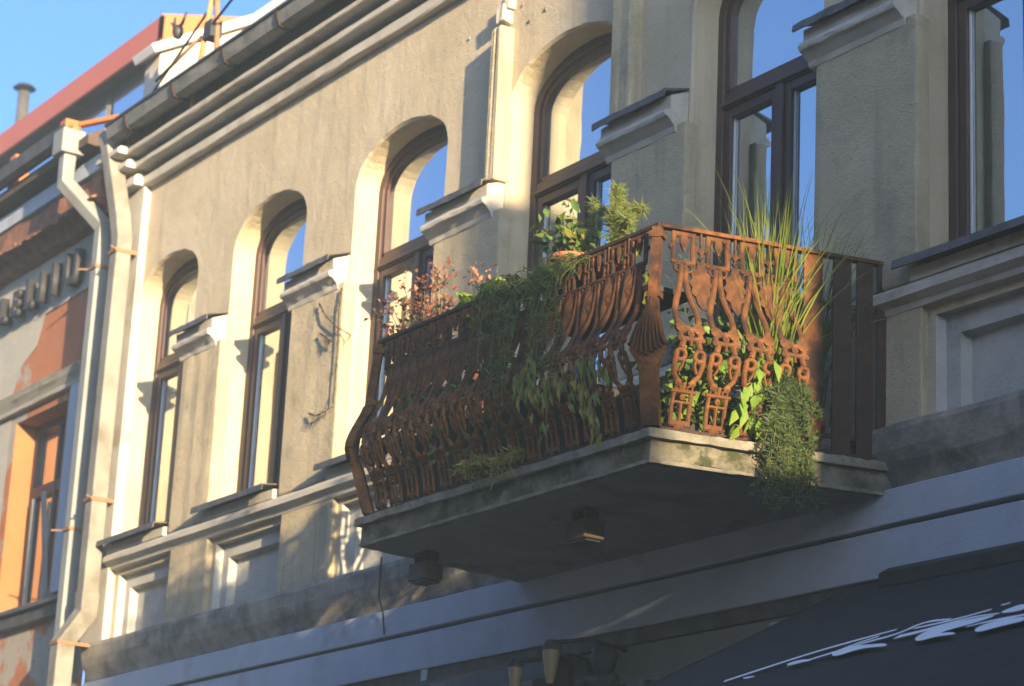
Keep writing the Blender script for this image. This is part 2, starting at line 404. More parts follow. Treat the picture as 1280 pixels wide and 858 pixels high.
# narrow strips either side of the fourth window, over the caps
b = MB(); b.prism_x([(-0.10, 5.15), (-0.10, 6.17), (0.02, 6.17), (0.02, 5.15)], -11.985, -11.872, 8, 0.004)
part("wall_strip", b, ROUGH, house, 0.01)
b = MB(); b.prism_x([(-0.085, 5.15), (-0.085, 6.60), (0.02, 6.60), (0.02, 5.15)], -10.70, -10.50, 8, 0.004)
part("wall_strip", b, ROUGH, house, 0.02)
st = MB(); st.prism_x([(-0.07, 6.22), (-0.075, 6.33), (0.02, 6.33), (0.02, 6.20)], -11.98, -11.90, 3, 0.006); st.prism_x([(-0.05, 6.30), (-0.055, 6.37), (0.02, 6.37), (0.02, 6.30)], -11.96, -11.87, 3, 0.006)
part("broken_stub", st, TRIM, house, 0.006)
for (cx_, cz_, r_) in ((-11.60, 6.33, .035), (-11.70, 6.16, .018), (-11.78, 6.30, .014), (-11.52, 6.18, .02), (-12.4, 6.28, .012)):
    q = MB(); n_ = 11; ring = [(cx_ + r_ * rnd.uniform(.6, 1.25) * math.cos(6.283 * i / n_), -.003, cz_ + r_ * rnd.uniform(.6, 1.3) * math.sin(6.283 * i / n_)) for i in range(n_)]
    q.add(ring + [(x * .5 + cx_ * .5, -.009, z * .5 + cz_ * .5) for x, y, z in ring], [(i, (i + 1) % n_, n_ + (i + 1) % n_, n_ + i) for i in range(n_)] + [tuple(range(n_, 2 * n_))])
    part("plaster_chip", q, LEDGE, house)
# string course, sills, ledge, painted band
b = MB(); b.prism_x([(0.015, 3.47), (-0.05, 3.475), (-0.06, 3.50), (-0.105, 3.525), (-0.105, 3.56), (-0.085, 3.585), (0.015, 3.60)], -17.22, HX1, 60, 0.003)
part("string_course", b, TRIM, house)
for i, W in enumerate(WIN):
    b = MB(); b.prism_x([(0.2, 3.59), (-0.09, 3.59), (-0.09, 3.655), (0.2, 3.70)], W[0] + 0.02, W[2] - 0.01, 3, 0.002)
    s_ = part("window_sill", b, TRIM, house)
    b = MB(); b.prism_x([(-0.160, 3.676), (-0.163, 3.642), (-0.171, 3.642), (-0.168, 3.684), (0.2, 3.732), (0.2, 3.722)], W[0] - 0.02, W[2] - 0.02, 4, 0.002)
    part("flashing", b, ZINC, s_)
LX0, LX1 = -17.45, HX1
b = MB(); b.prism_x([(0.015, 2.63), (-0.035, 2.64), (-0.05, 2.68), (-0.085, 2.74), (-0.105, 2.80), (-0.115, 2.885), (-0.105, 2.915), (0.015, 2.955)], LX0, LX1, 90, 0.005)
part("ledge", b, LEDGE, house)
b = MB(); b.prism_x([(0.014, 2.46), (-0.075, 2.46), (-0.075, 2.625), (0.014, 2.632)], LX0, LX1, 40, 0.0015); part("upper_band", b, BAND, house, 0.006)
b = MB(); b.prism_x([(0.014, 2.215), (-0.068, 2.215), (-0.068, 2.438), (0.014, 2.438)], LX0, LX1, 40, 0.0015); part("lower_band", b, BAND, house, 0.006)
b = MB(); b.prism_x([(0.013, 2.13), (-0.03, 2.14), (-0.045, 2.212), (0.013, 2.212)], LX0, LX1, 20, 0.001); part("shopfront_rail", b, ZINC, house)
b = MB(); b.box(LX0, LX1, -0.03, 0.012, G, 2.128); part("shopfront_wall", b, SHOP, house)
# cornice: three worn mouldings, frieze, eaves
def moulding(y, z0, z1, x0, x1, n, extra=0.0):
    q = MB(); yy = -y - extra
    q.prism_x([(0.01, z0 + 0.004), (yy + 0.008, z0), (yy, z0 + 0.008), (yy, z1 - 0.02), (yy + 0.022, z1), (0.01, z1 + 0.012)], x0, x1, n, 0.003)
    return q
for (y, z0, z1) in ((0.07, 6.605, 6.70), (0.155, 6.735, 6.805), (0.235, 6.835, 6.895)):
    part("cornice_moulding", moulding(y, z0, z1, -17.22, HX1, 70), TRIM, house)
    part("cornice_return", moulding(y, z0, z1, -17.64, -17.222, 3, 0.075), TRIM, house)
b = MB(); b.box(-17.64, HX1, -0.06, 0.011, 6.90, 7.24); part("frieze", b, PLASTER, house)
b = MB(); b.prism_x([(-0.28, 7.025), (-0.28, 7.065), (6.0, 10.9), (6.0, 10.8), (-0.065, 7.235)], -17.66, HX1, 1); part("roof", b, SOFFIT, house)
# eaves gutter with its brackets and outlet
GUT = [(-0.235, 7.060), (-0.235, 7.030), (-0.255, 6.985), (-0.300, 6.970), (-0.345, 6.985), (-0.360, 7.035), (-0.370, 7.072), (-0.380, 7.072), (-0.370, 7.030), (-0.353, 6.975), (-0.300, 6.958), (-0.247, 6.973), (-0.225, 7.030), (-0.225, 7.060)]
b = MB(); b.prism_x(GUT, -17.36, HX1, 60, 0.0025); gut = part("gutter", b, GUTM, house)
for i in range(17):
    x = -17.0 + i * 0.85
    part("gutter_bracket", MB().prism_x([(-0.387, 7.085), (-0.383, 7.020), (-0.360, 6.962), (-0.300, 6.945), (-0.235, 6.965), (-0.235, 6.975), (-0.300, 6.955), (-0.351, 6.970), (-0.373, 7.022), (-0.378, 7.085)], x, x + 0.03), RUSTD, gut)
b = MB(); b.bar([(-17.36, -0.382, 7.082), (-12, -0.384, 7.085), (HX1, -0.382, 7.082)], 0.02, 0.02, (0, 0, 1)); part("gutter_rim", b, BLACKM, gut)
# downpipe, a rectangular section down the left end
dp = MB()
dp.bar([(-17.50, -0.29, 7.10), (-17.48, -0.27, 6.98), (-17.37, -0.175, 6.36), (-17.30, -0.17, 6.15), (-17.30, -0.17, 3.16)], 0.13, 0.135, (0, 1, 0))
dpo = part("downpipe", dp, PIPE, house, 0.012)
part("downpipe_bend", MB().bar([(-17.30, -0.17, 3.30), (-17.30, -0.17, 3.13), (-17.37, -0.30, 2.90), (-17.37, -0.30, 2.25), (-17.37, -0.30, G)], 0.145, 0.15, (0, 1, 0)), PIPE, dpo, 0.012)
for z in (6.02, 4.0): part("pipe_strap", MB().box(-17.375, -17.225, -0.245, -0.03, z, z + 0.03).bar([(-17.24, -0.22, z + 0.015), (-17.20, -0.30, z + 0.02)], 0.012, 0.012, (0, 0, 1)), POLEB, dpo)
part("pipe_strap", MB().box(-17.45, -17.29, -0.38, -0.10, 2.88, 2.905), POLEB, dpo)

# windows: frame > transom, mullion, casements, panes
for i, W in enumerate(WIN):
    L, A, Rr, top = W; y0, y1 = 0.172, 0.24; fw = 0.062
    out = [(L, 3.70), (L, SHO)] + [p for p in outline(W)[13:34]] + [(Rr, 3.70)]
    mid = (L + Rr) / 2; hw = (Rr - L) / 2
    def shrink(pts, d):
        res = []
        for k, (x, z) in enumerate(pts):
            if z > SPR - 0.02 and 0 < k < len(pts) - 1:
                q = Vector((x - mid, (z - (SPR - 0.25)))); ql = q.length; q = q * (1 - d / ql); res.append((mid + q.x, SPR - 0.25 + q.y))
            else: res.append((x + d if x < mid else x - d, z))
        return res
    def ringmesh(pts, d, ya, yb, zb):
        inn = shrink(pts, d); n = len(pts); m = MB(); vs = []
        for (x, z), (ix, iz) in zip(pts, inn): vs += [(x, ya, z), (ix, ya, iz), (ix, yb, iz), (x, yb, z)]
        fs = []
        for k in range(n - 1):
            for j in range(4): fs.append((4 * k + j, 4 * k + (j + 1) % 4, 4 * k + 4 + (j + 1) % 4, 4 * k + 4 + j))
        fs += [(0, 1, 2, 3), (4 * n - 4, 4 * n - 3, 4 * n - 2, 4 * n - 1)]
        m.add(vs, fs); m.box(pts[0][0] + 0.001, pts[-1][0] - 0.001, ya, yb, zb, zb + d)
        return m, inn
    m, inner = ringmesh(out, fw, y0, y1, 3.70)
    fr = part("window", m, FRAME, house, 0.006)
    TZ = 5.075
    part("transom", MB().box(L + fw, Rr - fw, y0 + 0.004, y1, TZ, TZ + 0.085).box(L + fw, Rr - fw, y0 - 0.018, y0 + 0.003, TZ + 0.008, TZ + 0.03), FRAME, fr, 0.006)
    part("mullion", MB().box(mid - 0.03, mid + 0.03, y0 - 0.006, y1, 3.76, TZ), FRAME, fr, 0.006)
    up = [(L + fw, TZ + 0.09)] + [p for p in inner if p[1] > TZ + 0.1] + [(Rr - fw, TZ + 0.09)]
    m, up2 = ringmesh(up, 0.036, y0 + 0.018, y1 + 0.01, TZ + 0.086)
    part("upper_sash", m, FRAME, fr, 0.005)
    g = MB(); g.add([(x, y0 + 0.045, z) for x, z in up2], [tuple(range(len(up2)))]); part("pane", g, GLASS, fr)
    for (a, c) in ((L + fw + 0.003, mid - 0.03), (mid + 0.03, Rr - fw - 0.003)):
        k = MB(); e = 0.052
        za, zb = 3.765, TZ - 0.004
        k.box(a, a + e, y0 + 0.012, y1 + 0.008, za, zb).box(c - e, c, y0 + 0.012, y1 + 0.008, za, zb)
        k.box(a + e, c - e, y0 + 0.0125, y1 + 0.008, za, za + 0.07).box(a + e, c - e, y0 + 0.0125, y1 + 0.008, zb - e, zb)
        part("casement", k, FRAME, fr, 0.005)
        t = MB().box(a + e, a + e + 0.009, y0 + 0.034, y0 + 0.044, za + 0.07, zb - e); part("glazing_strip", t, SPACER, fr)
        g = MB(); g.add([(a + e, y0 + 0.046, za + 0.07), (c - e, y0 + 0.046, za + 0.07), (c - e, y0 + 0.046, zb - e), (a + e, y0 + 0.046, zb - e)], [(0, 1, 2, 3)])
        part("pane", g, GLASS, fr)
# roof-level pieces: fire wall between the houses with sloping coping, attic with white fascia
b = MB(); b.add([(-18.02, 0.2, 7.0), (-18.02, 1.0, 7.0), (-18.02, 1.0, 8.47), (-18.02, 0.2, 8.0), (-17.74, 0.2, 7.0), (-17.74, 1.0, 7.0), (-17.74, 1.0, 8.47), (-17.74, 0.2, 8.0)],
    [(0, 1, 2, 3), (4, 7, 6, 5), (0, 3, 7, 4), (1, 5, 6, 2), (3, 2, 6, 7), (0, 4, 5, 1)])
part("fire_wall", b, CREAM, house)
b = MB(); b.bar([(-17.86, 0.10, 8.00), (-17.86, 1.02, 8.535)], 0.40, 0.075, (1, 0, 0)); part("fire_wall_coping", b, WHITEM, house, 0.006)
b = MB(); b.box(-17.735, HX1, 1.12, 1.3, 7.3, 8.43); part("attic_wall", b, CREAM, house)
b = MB(); b.box(-17.64, HX1, 0.98, 1.5, 8.43, 8.56); part("attic_fascia", b, WHITEM, house, 0.006)
b = MB(); b.box(-17.5, -17.46, 0.5, 0.54, 7.2, 7.75).bar([(-17.70, 0.3, 7.78), (-17.42, 0.45, 7.3)], 0.02, 0.02, (0, 1, 0)); part("attic_pipe", b, BLACKM, house)

# ------------------------------------------------------------------ things on the roof edge
pl = root("wire_stand", (-16.0, -0.2, 6.97), "two ochre and brown poles meeting in a tripod above the gutter, carrying the wires", "pole")
part("pole", MB().tube([(-16.13, -0.2, 6.9), (-15.86, -0.2, 8.1)], 0.022, 8), POLE, pl)
part("pole", MB().tube([(-15.87, -0.12, 6.9), (-15.90, -0.2, 8.1)], 0.024, 8), POLEB, pl)
part("stay_rod", MB().tube([(-16.85, -0.2, 7.36), (-16.07, -0.2, 7.48)], 0.014, 6), POLEB, pl)
part("clamp", MB().box(-16.0, -15.87, -0.22, -0.12, 7.42, 7.56), BLACKM, pl)
def sag(a, b, d, n=14):
    a, b = Vector(a), Vector(b)
    return [a.lerp(b, i / n) - Vector((0, 0, d * 4 * (i / n) * (1 - i / n))) for i in range(n + 1)]
single("overhead_wire", MB().tube(sag((-17.95, 0.2, 7.62), (-12.4, -0.6, 8.48), 0.03), 0.011, 5), CABLE, (-17.95, 0.2, 7.62), "black wire passing above the poles in front of the orange gable", "wire")
single("overhead_wire", MB().tube(sag((-15.95, -0.2, 7.50), (-12.0, -0.5, 8.30), 0.02), 0.011, 5), CABLE, (-15.95, -0.2, 7.50), "black wire running from the poles up over the white attic edge", "wire")
fx = root("cable_fixture", (-16.97, 0.0, 7.81), "small dark horned fixture hanging on the wire in front of the orange gable", "fixture")
part("body", MB().lathe((-16.971, 0.0, 7.883), [(0.005, -0.07), (0.032, -0.055), (0.048, -0.01), (0.044, 0.03), (0.02, 0.055), (0.004, 0.06)], 10), BLACKM, fx)
part("horn", MB().tube([(-16.959, 0.0, 7.908), (-16.897, 0.0, 7.932), (-16.835, 0.0, 8.007)], 0.022, 6, 0.010), BLACKM, fx)
part("horn", MB().tube([(-16.984, 0.0, 7.920), (-17.058, 0.0, 7.957), (-17.046, 0.0, 8.032)], 0.025, 6, 0.009), BLACKM, fx)
part("horn", MB().tube([(-17.021, 0.0, 7.951), (-17.120, 0.0, 8.007)], 0.017, 6, 0.008), BLACKM, fx)
vb = MB()
for k in range(26):
    p = Vector((-15.0 + random.uniform(-0.35, 0.3), 0.6, 8.05 + random.uniform(-0.15, 0.2)))
    vb.tube([p, p + Vector((random.uniform(-0.15, 0.15), 0, random.uniform(0.0, 0.2))), p + Vector((random.uniform(-0.25, 0.25), 0, random.uniform(0.05, 0.25)))], 0.004, 4)
single("bare_twigs", vb, TWIG, (-15, 0.6, 7.9), "tangle of thin bare twigs above the white attic edge, right of the orange gable", "plant")

# ------------------------------------------------------------------ the orange house
oh = root("orange_house", (-22, 0, G), "orange painted house with peeling plaster, raised letters and red rooftop storey", "house")
OX0, OX1 = -32.0, -17.64
ow = MB(); WX0, WX1, WZ0, WZ1 = -19.60, -18.50, 3.44, 5.10
def wrect(x0, x1, z0, z1): ow.add([(x0, 0, z0), (x1, 0, z0), (x1, 0, z1), (x0, 0, z1)], [(0, 1, 2, 3)])
wrect(OX0, OX1, G, WZ0); wrect(OX0, OX1, WZ1, 6.06); wrect(OX0, WX0, WZ0, WZ1); wrect(WX1, OX1, WZ0, WZ1)
part("wall", ow, ORANGE, oh)
gp = MB(); nn = 50; vs = []
for i in range(nn + 1):
    x = OX0 + (OX1 - OX0) * i / nn; vs += [(x, -.012, 6.02 + random.uniform(-.05, .03)), (x, -.012, 6.5)]
gp.add(vs, [(2 * i, 2 * i + 2, 2 * i + 3, 2 * i + 1) for i in range(nn)])  # grey top strip also stands in for the cornice's shade on the wall
gp.add([(-20.6, -.008, 5.36), (-19.75, -.008, 5.38), (-19.6, -.008, 5.62), (-19.3, -.008, 5.74), (-19.12, -.008, 6.08), (-20.6, -.008, 6.08)], [(0, 1, 2, 3, 4, 5)])
gp.add([(-19.98, -.009, 3.9), (-19.72, -.009, 3.9), (-19.7, -.009, 5.15), (-19.98, -.009, 5.15)], [(0, 1, 2, 3)])
part("bare_and_shaded_plaster", gp, GREYP, oh)
rv = MB(); d = 0.26
rv.add([(WX0, -0.002, WZ0), (WX0, d, WZ0), (WX0, d, WZ1), (WX0, -0.002, WZ1)], [(0, 1, 2, 3)]).add([(WX1, 0, WZ0), (WX1, d, WZ0), (WX1, d, WZ1), (WX1, 0, WZ1)], [(0, 1, 2, 3)])
rv.add([(WX0, 0, WZ1), (WX1, 0, WZ1), (WX1, d, WZ1), (WX0, d, WZ1)], [(0, 1, 2, 3)]).add([(WX0, 0, WZ0), (WX1, 0, WZ0), (WX1, d, WZ0), (WX0, d, WZ0)], [(0, 1, 2, 3)])
part("window_reveal", rv, ORANGEP, oh)
b = MB(); b.prism_x([(-0.05, 5.18), (-0.06, 5.21), (-0.045, 5.215), (-0.07, 5.245), (-0.055, 5.25), (-0.085, 5.28), (-0.07, 5.285), (-0.10, 5.33), (0.01, 5.35), (0.01, 5.18)], -19.95, -18.12, 14, 0.003); part("window_hood", b, GREYP, oh)
b = MB(); b.box(-18.36, -18.20, -0.05, 0.01, 3.44, 5.18); part("window_architrave", b, BAND, oh, 0.01)
b = MB(); b.prism_x([(0.2, 3.36), (-0.12, 3.35), (-0.12, 3.38), (0.2, 3.44)], -19.9, -17.85, 4, 0.002); b.prism_x([(0.01, 3.24), (-0.07, 3.25), (-0.08, 3.33), (0.01, 3.345)], -19.9, -17.8, 10, 0.003); part("window_sill", b, ZINC, oh)
wf = MB(); yb, ya = 0.25, 0.18
for (x0, x1, z0, z1) in ((WX0, WX0 + .07, WZ0, WZ1), (WX1 - .07, WX1, WZ0, WZ1), (WX0 + .07, WX1 - .07, WZ1 - .07, WZ1), (WX0 + .07, WX1 - .07, WZ0, WZ0 + .06), (WX0 + .07, WX1 - .07, 4.44, 4.54)): wf.box(x0, x1, ya, yb, z0, z1)
wfo = part("window", wf, FRAME, oh, 0.006)
wm = (WX0 + WX1) / 2
for (x0, x1) in ((WX0 + .07, wm - .02), (wm + .02, WX1 - .07)):
    for (z0, z1) in ((WZ0 + .06, 4.44), (4.54, WZ1 - .07)):
        part("pane", MB().add([(x0, .225, z0), (x1, .225, z0), (x1, .225, z1), (x0, .225, z1)], [(0, 1, 2, 3)]), GLASS, wfo)
part("mullion", MB().box(wm - .02, wm + .02, ya - .004, yb, WZ0 + .06, WZ1 - .07), FRAME, wfo)
part("open_casement", MB().bar([(wm + .12, .15, WZ0 + .07), (wm - .02, .10, 4.42)], .045, .03, (1, 0, 0)).bar([(WX0 + .2, .16, WZ0 + .07), (WX0 + .2, .15, 4.42)], .03, .03, (1, 0, 0)), PIPEG, wfo)
# crumbling tile course under the eaves
b = MB(); b.prism_x([(0.01, 6.50), (-0.10, 6.52), (-0.14, 6.58), (-0.20, 6.64), (-0.22, 6.84), (0.01, 6.86)], OX0, -17.75, 60, 0.02); part("tile_cornice", b, TILE, oh)
for k in range(36):
    x = -21.9 + k * 0.115
    part("tile", MB().prism_x([(-0.20, 6.63 + random.uniform(-.01, .01)), (-0.27, 6.60 + random.uniform(-.015, .015)), (-0.27, 6.63), (-0.20, 6.67)], x, x + 0.098, 1, 0.006), TILE, oh)
b = MB(); b.box(OX0, -17.7, -0.24, 0.01, 6.862, 7.0); part("eaves_board", b, BAND, oh)
b = MB(); b.prism_x([(-0.36, 7.06), (0.0, 7.001), (0.0, 7.1), (2.0, 8.5), (2.0, 8.55), (-0.36, 7.14)], OX0, -17.75); part("roof", b, SOFFIT, oh)
g2 = [(y - 0.105, z + 0.20) for (y, z) in GUT]
gt = part("gutter", MB().prism_x(g2, OX0, -17.98, 20, 0.002), ZINC, oh)
part("gutter_outlet", MB().box(-18.16, -17.95, -0.50, -0.30, 7.02, 7.23), PIPEG, gt, 0.008)
p2 = part("downpipe", MB().bar([(-18.05, -0.40, 7.08), (-18.05, -0.40, 6.78), (-17.79, -0.14, 6.40), (-17.79, -0.13, 6.2), (-17.79, -0.13, G)], 0.115, 0.12, (0, 1, 0)), PIPEG, oh, 0.012)
for z in (6.02, 3.85): part("pipe_strap", MB().box(-17.86, -17.72, -0.20, -0.02, z, z + 0.028).bar([(-17.86, -0.18, z + 0.014), (-17.93, -0.26, z + 0.014)], .012, .012, (0, 0, 1)), POLEB, p2)
sg = part("snow_guard", MB().tube([(OX0, -0.30, 7.40), (-18.3, -0.30, 7.40)], 0.02, 8), REDB, oh)
for x in (-22.2, -20.8, -19.55, -18.45): part("guard_bracket", MB().box(x, x + 0.12, -0.34, -0.2, 7.16, 7.46), REDO, sg)
part("ridge_tile", MB().bar([(-18.42, -0.25, 7.43), (-17.98, 0.0, 7.45)], 0.06, 0.04, (0, 1, 0)), REDO, oh, 0.01)
# rooftop storey with the red fascia
b = MB(); b.box(OX0, -21.93, 2.0, 2.03, 10.04, 10.32); part("front_fascia", b, REDB, oh)
b = MB(); b.add([(-21.93, 2.0, 10.05), (-21.93, 3.9, 10.25), (-21.93, 3.9, 10.80), (-21.93, 2.0, 10.335), (-22.0, 2.0, 10.05), (-22.0, 3.9, 10.25), (-22.0, 3.9, 10.80), (-22.0, 2.0, 10.335)], [(0, 1, 2, 3), (4, 5, 6, 7), (0, 1, 5, 4), (3, 2, 6, 7), (0, 3, 7, 4), (1, 2, 6, 5)]); part("gable_fascia", b, REDO, oh)
b = MB(); b.add([(OX0, 2.03, 10.06), (-22.0, 2.03, 10.06), (-22.0, 3.9, 10.1), (OX0, 3.9, 10.1)], [(0, 1, 2, 3)]); part("soffit", b, SOFFIT, oh)
b = MB(); b.add([(OX0, 2.04, 10.30), (-22.0, 2.04, 10.30), (-22.0, 3.9, 10.75), (OX0, 3.9, 10.75)], [(0, 1, 2, 3)]); part("top_roof", b, REDB, oh)
b = MB(); b.box(OX0, -22.1, 2.24, 3.6, 7.5, 10.05); part("rooftop_wall", b, SOFFIT, oh)
for k in range(6):
    x0 = -30.2 + k * 1.34
    g = part("rooftop_window", MB().box(x0, x0 + 1.24, 2.20, 2.235, 9.20, 10.05), ZINC, oh)
    part("pane", MB().box(x0 + .05, x0 + 1.19, 2.19, 2.198, 9.24, 10.02), GLASS, g)
fl = root("chimney_flue", (-31.1, 4, 12.0), "thin dark metal chimney flue with a small cap above the red roof edge", "chimney")
part("flue_pipe", MB().tube([(-31.15, 4, 10.4), (-31.15, 4, 12.90)], 0.085, 10), ZINC, fl)
part("flue_cap", MB().lathe((-31.15, 4, 12.98), [(0.17, -0.03), (0.12, 0.02), (0.02, 0.06)], 10), BLACKM, fl)
# raised letters on the orange house
sign = root("wall_lettering", (-19.2, 0, 6.05), "row of black raised letters on the wall of the orange house below its eaves", "sign")
def letter(ch, x, z, h, parent):
    cu = bpy.data.curves.new("letter", 'FONT'); cu.body = ch; cu.size = h * 1.38; cu.extrude = 0.035; cu.bevel_depth = 0.004; cu.offset = 0.008
    t = bpy.data.objects.new("letter_tmp", cu); C.objects.link(t)
    bpy.context.view_layer.update()
    me = bpy.data.meshes.new_from_object(t.evaluated_get(bpy.context.evaluated_depsgraph_get()))
    bpy.data.objects.remove(t)
    me.name = "letter"; me.materials.clear(); me.materials.append(IRONL)
    o = bpy.data.objects.new("letter", me); C.objects.link(o); o.parent = parent
    o.rotation_euler = (R(90), 0, 0); o.location = (x + 19.2, -0.075, z - 6.05)
for ch, x, h in (("D", -20.62, .22), ("I", -20.26, .25), ("L", -20.05, .23), ("E", -19.74, .22), ("L", -19.46, .26), ("I", -19.16, .26), ("I", -18.90, .28), ("U", -18.62, .29)):
    letter(ch, x, 6.08, h, sign)

# ------------------------------------------------------------------ the balcony
BA, BB, BC, BD = Vector((-8.335, 0, 0)), Vector((-8.60, -1.24, 0)), Vector((-11.22, -1.22, 0)), Vector((-11.42, 0, 0))
bal = root("iron_balcony", (-9.9, -0.6, 2.60), "rusty ornate cast iron balcony on a concrete slab, overgrown with plants", "balcony")
def offs(d):   # the slab outline pushed outwards by d
    return [BA + Vector((d, 0.02, 0)), BB + Vector((d, -d, 0)), BC + Vector((-d, -d, 0)), BD + Vector((-d, 0.02, 0))]
def slabmesh(d, z0, z1, n=14, jit=0.004, u0=None):
    o = offs(d); ring = []
    for a, b in ((o[0], o[1]), (o[1], o[2]), (o[2], o[3])):
        for i in range(n): ring.append(a.lerp(b, i / n))
    ring.append(o[3]); m = MB(); k = len(ring); vs = []
    for p in ring:
        vs += [(p.x, p.y, z0 + random.uniform(-jit, jit)), (p.x + random.uniform(-jit, jit), p.y + random.uniform(-jit, jit), z1 + random.uniform(-jit, jit) * .5)]
    fs = [(2 * i, 2 * i + 2, 2 * i + 3, 2 * i + 1) for i in range(k - 1)]
    fs += [tuple(2 * i for i in range(k)), tuple(2 * i + 1 for i in range(k))]
    m.add(vs, fs); return m
part("slab", slabmesh(0.0, 2.618, 2.712, 40, 0.006), CONC, bal)
part("slab_lip", slabmesh(0.03, 2.714, 2.752, 60, 0.005), CONCL, bal)
part("slab_drip_edge", slabmesh(0.004, 2.602, 2.616, 60, 0.004), CONCL, bal)
part("slab_underside", slabmesh(-0.035, 2.597, 2.602, jit=0.001), CONCU, bal)

def bump(h): return 0.115 * math.exp(-((h - 0.37) / 0.19) ** 2) + 0.01
def om(mb):   # bend a flat pattern (s, h, o) outwards
    mb.v = [(x, y - bump(z), z) for (x, y, z) in mb.v]; return mb
TH = 0.012
def rib(mb, pts, wd=0.02, th=TH, y=0.0):
    """cast bar: flat back, rounded face; resampled so the bulge stays smooth"""
    P_ = [Vector((s_, y, h)) for s_, h in pts]; res = [P_[0]]
    for a, b in zip(P_, P_[1:]):
        n = max(1, int((b - a).length / 0.035))
        for i in range(1, n + 1): res.append(a.lerp(b, i / n))
    vs, fs = [], []; n = len(res)
    for i, p in enumerate(res):
        t = (res[min(i + 1, n - 1)] - res[max(i - 1, 0)]).normalized(); sd_ = Vector((t.z, 0, -t.x))
        for u, q in ((-1, .5), (1, .5), (1, 0), (.5, -.62), (-.5, -.62), (-1, 0)): vs.append(p + sd_ * (u * wd / 2) + Vector((0, q * th, 0)))
    for i in range(n - 1):
        for k in range(6):
            a0 = i * 6 + k; a1 = i * 6 + (k + 1) % 6; fs.append((a0, a1, a1 + 6, a0 + 6))
    m_ = (n - 1) * 6; fs += [(5, 4, 3, 2, 1, 0), tuple(m_ + k for k in range(6))]
    mb.add(vs, fs)
def ringo(mb, s, h, r, wd=0.014, n=9, y=0.0, a0=0, a1=360):
    rib(mb, [(s + r * math.cos(R(a0 + (a1 - a0) * i / n)), h + r * math.sin(R(a0 + (a1 - a0) * i / n))) for i in range(n + 1)], wd, TH, y)
def disc(mb, s, h, r, th=0.018, n=9, sy=1.0):
    vs = [(s, -th * 0.75, h)] + [(s + r * math.cos(2 * math.pi * i / n), -th * 0.3, h + sy * r * math.sin(2 * math.pi * i / n)) for i in range(n)]
    vs += [(s + r * math.cos(2 * math.pi * i / n), th * 0.5, h + sy * r * math.sin(2 * math.pi * i / n)) for i in range(n)] + [(s, th * 0.5, h)]
    fs = []
    for i in range(n):
        j = (i + 1) % n
        fs += [(0, 1 + i, 1 + j), (1 + i, 1 + n + i, 1 + n + j, 1 + j), (2 * n + 1, 1 + n + j, 1 + n + i)]
    mb.add(vs, fs)
def poly(mb, pts, th=0.018, dome=0.012):
    n = len(pts); cxx = sum(p[0] for p in pts) / n; czz = sum(p[1] for p in pts) / n
    vs = [(cxx, -th / 2 - dome, czz)] + [(s, -th / 2, h) for s, h in pts] + [(s, th / 2, h) for s, h in pts] + [(cxx, th / 2, czz)]
    fs = []
    for i in range(n):
        j = (i + 1) % n
        fs += [(0, 1 + i, 1 + j), (1 + i, 1 + n + i, 1 + n + j, 1 + j), (2 * n + 1, 1 + n + j, 1 + n + i)]
    mb.add(vs, fs)
def baluster():
    m = MB()
    rib(m, [(-.06, .935), (.06, .935)], .026); rib(m, [(-.058, .80), (.058, .80)], .024)
    for q in (-1, 1):
        rib(m, [(q * .050, .945), (q * .050, .795)], .026)
        disc(m, q * .060, .87, .014)
        ringo(m, q * .026, .772, .019, .013, 8)
        rib(m, [(q * .010, .785), (q * .013, .72), (q * .024, .655), (q * .041, .60), (q * .053, .555), (q * .056, .51), (q * .048, .465)], .029, .016)
        disc(m, q * .043, .455, .030, .024)
        rib(m, [(q * .040, .455), (q * .050, .42), (q * .038, .385), (q * .046, .355)], .029, .016)
        ringo(m, q * .047, .325, .024, .021, 9)
        rib(m, [(q * .066, .33), (q * .070, .285), (q * .060, .24), (q * .038, .215), (q * .024, .20)], .025, .016)
        rib(m, [(q * .030, .315), (q * .030, .28), (q * .045, .25)], .013)
        disc(m, q * .035, .205, .017, .03)
        rib(m, [(q * .044, .165), (q * .044, .02)], .020)
        ringo(m, q * .030, .185, .014, .012, 7)
        disc(m, q * .058, .40, .013)
    poly(m, [(-.012, .935), (-.020, .912), (-.019, .89), (-.010, .872), (0, .85), (.010, .872), (.019, .89), (.020, .912), (.012, .935)], .012, .008)
    rib(m, [(-.045, .452), (.045, .452)], .026); rib(m, [(-.044, .402), (.044, .402)], .024)
    disc(m, 0, .427, .018, .022)
    rib(m, [(-.062, .172), (.062, .172)], .018); rib(m, [(-.05, .03), (.05, .03)], .03)
    rib(m, [(-.044, .125), (.044, .125)], .014); rib(m, [(0, .125), (0, .03)], .016); disc(m, 0, .148, .014)
    rib(m, [(0, .40), (0, .365)], .014); rib(m, [(0, .21), (0, .17)], .02)
    rib(m, [(0, .03), (0, -.02)], .05)
    return om(m)
def pendant():
    m = MB(); disc(m, 0, .865, .016); disc(m, 0, .83, .011); rib(m, [(0, .95), (0, .80)], .012)
    rib(m, [(-.024, .805), (.024, .805)], .016)
    poly(m, [(s_ * 1.25, .80 + (h_ - .80) * 1.12) for s_, h_ in [(-.014, .80), (-.020, .775), (-.040, .755), (-.034, .735), (-.048, .715), (-.034, .695), (-.040, .668), (-.022, .655), (-.018, .625), (0, .592),
             (.018, .625), (.022, .655), (.040, .668), (.034, .695), (.048, .715), (.034, .735), (.040, .755), (.020, .775), (.014, .80)]], .012, .016)
    return om(m)
def place(me, name, pos, rz):
    o = bpy.data.objects.new(name, me); C.objects.link(o); o.parent = bal
    o.location = (pos.x - ORIG[bal.name][0], pos.y - ORIG[bal.name][1], pos.z - ORIG[bal.name][2]); o.rotation_euler[2] = rz
    return o
